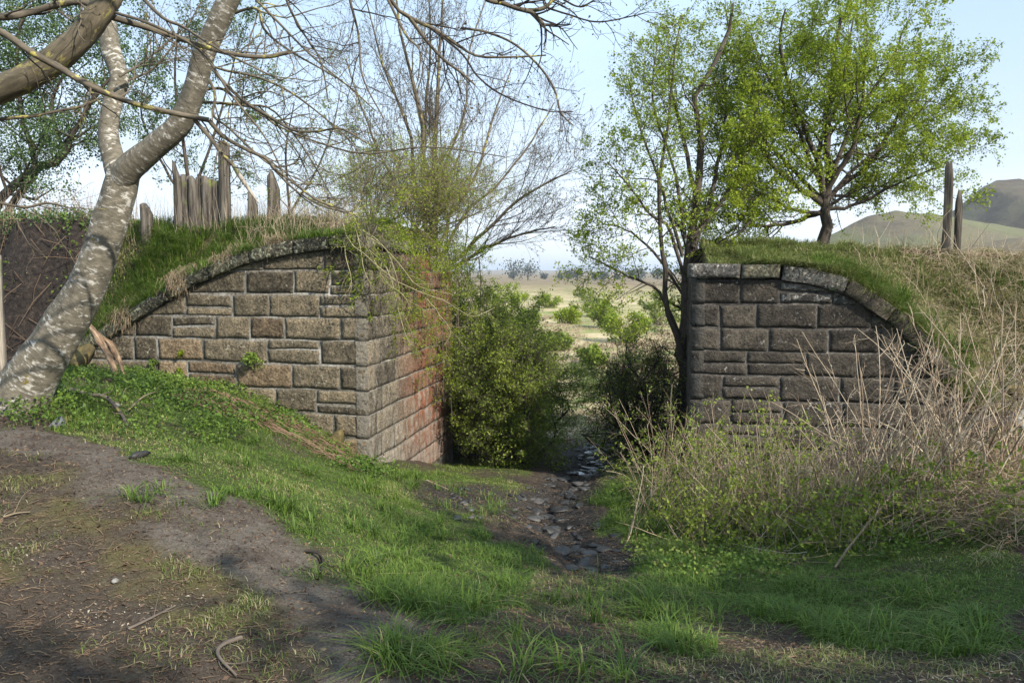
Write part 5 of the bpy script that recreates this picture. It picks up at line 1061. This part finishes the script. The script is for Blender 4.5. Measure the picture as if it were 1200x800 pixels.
# right embankment
n = 120000; s = rs.uniform(.2, 9, n); d = rs.uniform(.0, 3.4, n); k = fbm(s * 1.3, d * 1.3, 3, 96) > -.45; s, d = s[k], d[k]; c = onR(s, d); tu = smooth(-.1, .5, fbm(s * 2.2, d * 2.2, 3, 97))
straw = smooth(2.0, 4.6, s + .7 * fbm(s * 2, d * 2, 3, 98) + .25 * d)
V, Fq, rnd, tt = blades(c, (.05 + .12 * tu) * rs.uniform(.5, 1.3, len(c)), .008, .8, np.clip(.75 * rs.rand(len(s)) + .38 * straw * (fbm(s * 2.4, d * 2.4, 3, 192) > -.25), 0, 1)); put('grass', V, Fq, M_grass_dull, rnd, tt)
cs = onR(rs.uniform(1.6, 3.6, 160), rs.uniform(.1, .9, 160)); tufts(cs, 30, .04, .2, .009, .8, M_grass, .45)
stalks(lambda n: onR(rs.uniform(2.2, 8, n), rs.uniform(.6, 3.0, n)), 300, .5, .003, M_cane, lean=.35)
stalks(lambda n: onR(rs.uniform(3.2, 7, n), rs.uniform(.1, 2.0, n)), 90, 1.0, .0055, M_cane, lean=.35, k=4)
n = 2600; s = rs.uniform(3.0, 8, n); d = rs.uniform(0, 2.6, n); c = onR(s, d) + [0, 0, .05]; dd = norm(rs.normal(size=(n, 3)) * [1, .6, .35]); e = c + dd * rs.uniform(.1, .45, n)[:, None]
V, Qd, _ = tubes(np.stack([c, (c + e) / 2 + [0, 0, .05], e], 1), np.tile([.0035, .003, .002], (n, 1)), 3); put('dead_grass_mat', V, Qd, M_straw, np.repeat(rs.rand(n) * .8, 9))
# meadow tussocks beyond the passage
x, y = patch(9000, (-6, 22), (16, 75), lambda x, y: (np.abs(x / y - .09) < .16) * smooth(-.2, .25, fbm(x * .35, y * .35, 3, 99)) * np.clip(30 / y, .2, 1)); cs = np.stack([x, y, H(x, y)], 1)
tufts(cs, 20, .09, .2, .022, .9, M_straw, .5, 'dry_tussocks')
x, y = patch(4000, (-4, 12), (15, 40), lambda x, y: (np.abs(x / y - .09) < .16) * smooth(.0, .3, fbm(x * .35 + 9, y * .35, 3, 99))); tufts(np.stack([x, y, H(x, y)], 1), 20, .09, .17, .018, .8, M_grass_dull, .25)

# ---------------------------------------------------------------- brambles before the right abutment
def thicket(name, label, poly, n, h, r, mat, leafn=0, leafm=None, lsz=.035, seed=0, out=(0, -.25, 0), kx=3, lean=.3, bend=.5, lev=4):
    pg = GP(poly); xs = [p[0] for p in pg]; ys = [p[1] for p in pg]; X_ = []; 
    x = rs.uniform(min(xs), max(xs), n * 12); y = rs.uniform(min(ys), max(ys), n * 12); k = inpoly(x, y, pg); x = x[k][:n]; y = y[k][:n]; n = len(x)
    c = np.stack([x, y, H(x, y) - .03], 1); Ln = h * rs.uniform(.5, 1.15, n); D = norm(np.array([0, 0, 1.]) + rs.normal(size=(n, 3)) * lean + np.array(out)); m_ = 9
    Pt = np.zeros((n, m_, 3)); Pt[:, 0] = c; bd = rs.normal(size=(n, 3)) * [1, 1, 0] * bend * rs.rand(n, 1) + [0, 0, -.12 * bend]
    for i in range(1, m_): D = norm(D + bd * .14 + rs.normal(size=(n, 3)) * .05); Pt[:, i] = Pt[:, i - 1] + D * (Ln / (m_ - 1))[:, None]
    Pt[..., 2] = np.maximum(Pt[..., 2], H(Pt[..., 0], Pt[..., 1]) + .01)
    q = np.einsum('bni,i->bn', Pt[..., :2] - AR, NR); Pt[..., :2] += np.where((q < .12) & (Pt[..., 0] > AR[0]), .12 - q, 0)[..., None] * NR
    Rd = np.tile(np.linspace(1, .35, m_) * r, (n, 1)) * rs.uniform(.6, 1.3, (n, 1)); k1 = kids(Pt, Rd, kx, h * .3, (20, 60), .0, .16, 5, .55, .3, .98, rmin=r * .3); k2 = kids(k1[0], k1[1], 2, h * .12, (25, 60), 0, .18, 4, .6, rmin=r * .25)
    P_ = [tubes(Pt, Rd, 4), tubes(k1[0], k1[1], 3), tubes(k2[0], k2[1], 3)]
    root = empty(name, (float(x.mean()), float(y.mean()), float(H(x.mean(), y.mean()))), label, 'bramble'); V, Qd, _ = merge(P_)
    rn = np.concatenate([np.repeat(rs.rand(len(a)), a.shape[1] * kk) for a, kk in ((Pt, 4), (k1[0], 3), (k2[0], 3))])
    tag(mesh('canes', V, Qd, mat, root, False, {'rnd': rn}), kind='stuff')
    if leafn: V, Qd, rnd = leaves(np.concatenate([sample_on(k1[0], leafn), sample_on(k2[0], leafn)]), lsz, .02, 3, .5, .75); tag(mesh('leaves', V, Qd, leafm, root, False, {'rnd': rnd}), kind='stuff')
    return root
thicket('bramble_thicket', 'leafy bramble in front of the inner edge of the right abutment', [(745,590),(780,560),(860,570),(960,590),(950,625),(820,615),(750,612)], 210, 1.25, .0045, M_cane, 1, M_leaf_mid, .03)
thicket('bramble_thicket', 'upright pinkish dead canes below the middle of the right wall', [(790,600),(960,590),(1010,600),(1000,625),(850,622)], 210, .85, .0042, M_cane, 0, lean=.18, bend=.25)
thicket('bramble_thicket', 'tall pale criss-crossing bare canes before the sloping right wing wall', [(960,590),(1060,570),(1190,545),(1195,590),(1060,622),(980,622)], 120, 1.75, .0095, M_cane, 0, lean=.28, bend=.45)
thicket('bramble_thicket', 'small bare sapling cane patch at the stream edge', [(725,640),(745,610),(770,620),(765,650)], 7, .8, .005, M_twig_pale if False else M_cane, 0, lean=.15)
thicket('bramble_thicket', 'low green bramble under the bare canes on the right', [(760,620),(900,600),(1190,570),(1190,640),(1000,650),(800,640)], 380, .7, .004, M_cane, 1, M_leaf_mid, .034, lean=.6, bend=.8)
n = 15000; pg = GP([(1040,600),(1090,560),(1199,520),(1199,650),(1120,640)]); x = rs.uniform(2.2, 6.6, n); y = rs.uniform(5.2, 9.5, n); k = inpoly(x, y, pg); x, y = x[k], y[k]; n = len(x); hm = .28 * (1 + fbm(x * 2, y * 2, 3, 44))
c = np.stack([x, y, H(x, y) + rs.rand(n) * hm], 1); dd = norm(rs.normal(size=(n, 3)) * [1, .7, .35] + [-.3, -.2, -.05]); e = c + dd * rs.uniform(.15, .5, n)[:, None]; e[:, 2] = np.maximum(e[:, 2], H(e[:, 0], e[:, 1]) + .01)
V, Qd, _ = tubes(np.stack([c, (c + e) / 2 + [0, 0, .05], e], 1), np.tile([.003, .0028, .002], (n, 1)), 3); put('dead_grass_mat', V, Qd, M_straw, np.repeat(rs.rand(n) * .65, 9))
# ferns and small plants rooted in the left wall
def wallplant(label, px, py, r_, n, mat):
    s_, z_ = wallhit(AL, UL, px, py); p = np.array([AL[0] + UL[0] * s_ + NL[0] * .03, AL[1] + UL[1] * s_ + NL[1] * .03, z_]); root = empty('wall_fern', p, label, 'plant')
    d = norm(rs.normal(size=(n, 3)) + [NL[0] * 1.2, NL[1] * 1.2, .5]); L_ = r_ * rs.uniform(.6, 1.1, n)[:, None]; Pt = np.stack([p + d * 0, p + d * L_ * .5, p + d * L_ * .8 + [0, 0, -.01], p + d * L_ + [0, 0, -.04]], 1)
    V, Qd, t_ = tubes(Pt, np.tile([.002, .002, .0015, .001], (n, 1)), 3); mesh('stems', V, Qd, M_twig_yel, root, False, {'tc': t_})['kind'] = 'stuff'
    V, Qd, rnd = leaves(sample_on(Pt, 16, .1), .03, .012, 1, .6, .6); tag(mesh('fronds', V, Qd, mat, root, False, {'rnd': rnd}), kind='stuff')
wallplant('green fern tuft growing from the joint above the orange stone', 300, 420, .16, 42, M_leaf_fresh)
wallplant('small fern growing low in the left of the wall', 183, 425, .09, 16, M_leaf_fresh)
wallplant('tiny yellowish plant in the wall between the two ferns', 214, 434, .07, 9, M_leaf_lime)
wallplant('faint green sprig hanging in the lower left of the wall', 215, 414, .06, 8, M_leaf_lime)

# ---------------------------------------------------------------- thin spring haze
hb = bpy.data.meshes.new('haze'); Vb = [(x, y, z) for x in (-7600, 7600) for y in (-900, 9000) for z in (-7.5, 62)]
hb.from_pydata(Vb, [], [(0, 1, 3, 2), (4, 6, 7, 5), (0, 4, 5, 1), (2, 3, 7, 6), (0, 2, 6, 4), (1, 5, 7, 3)]); ho = bpy.data.objects.new('haze', hb); COL.objects.link(ho); ho['kind'] = 'stuff'
m, n = newmat('haze'); vv = n.nodes.new('ShaderNodeVolumePrincipled'); vv.inputs['Color'].default_value = (.82, .9, 1, 1); vv.inputs['Density'].default_value = .0003; vv.inputs['Anisotropy'].default_value = .2
oo = n.nodes.new('ShaderNodeOutputMaterial'); n.links.new(vv.outputs[0], oo.inputs['Volume']); hb.materials.append(m)

# bigger dead leaves blown about on the bare ground
x, y = patch(9000, (-6, 6), (3.0, 11), lit); V, Qd, rnd = leaves(np.stack([x, y, H(x, y) + .008], 1), .034, 0, 1, 2.0, .6); put('leaf_litter', V, Qd, M_litter, rnd * .62)
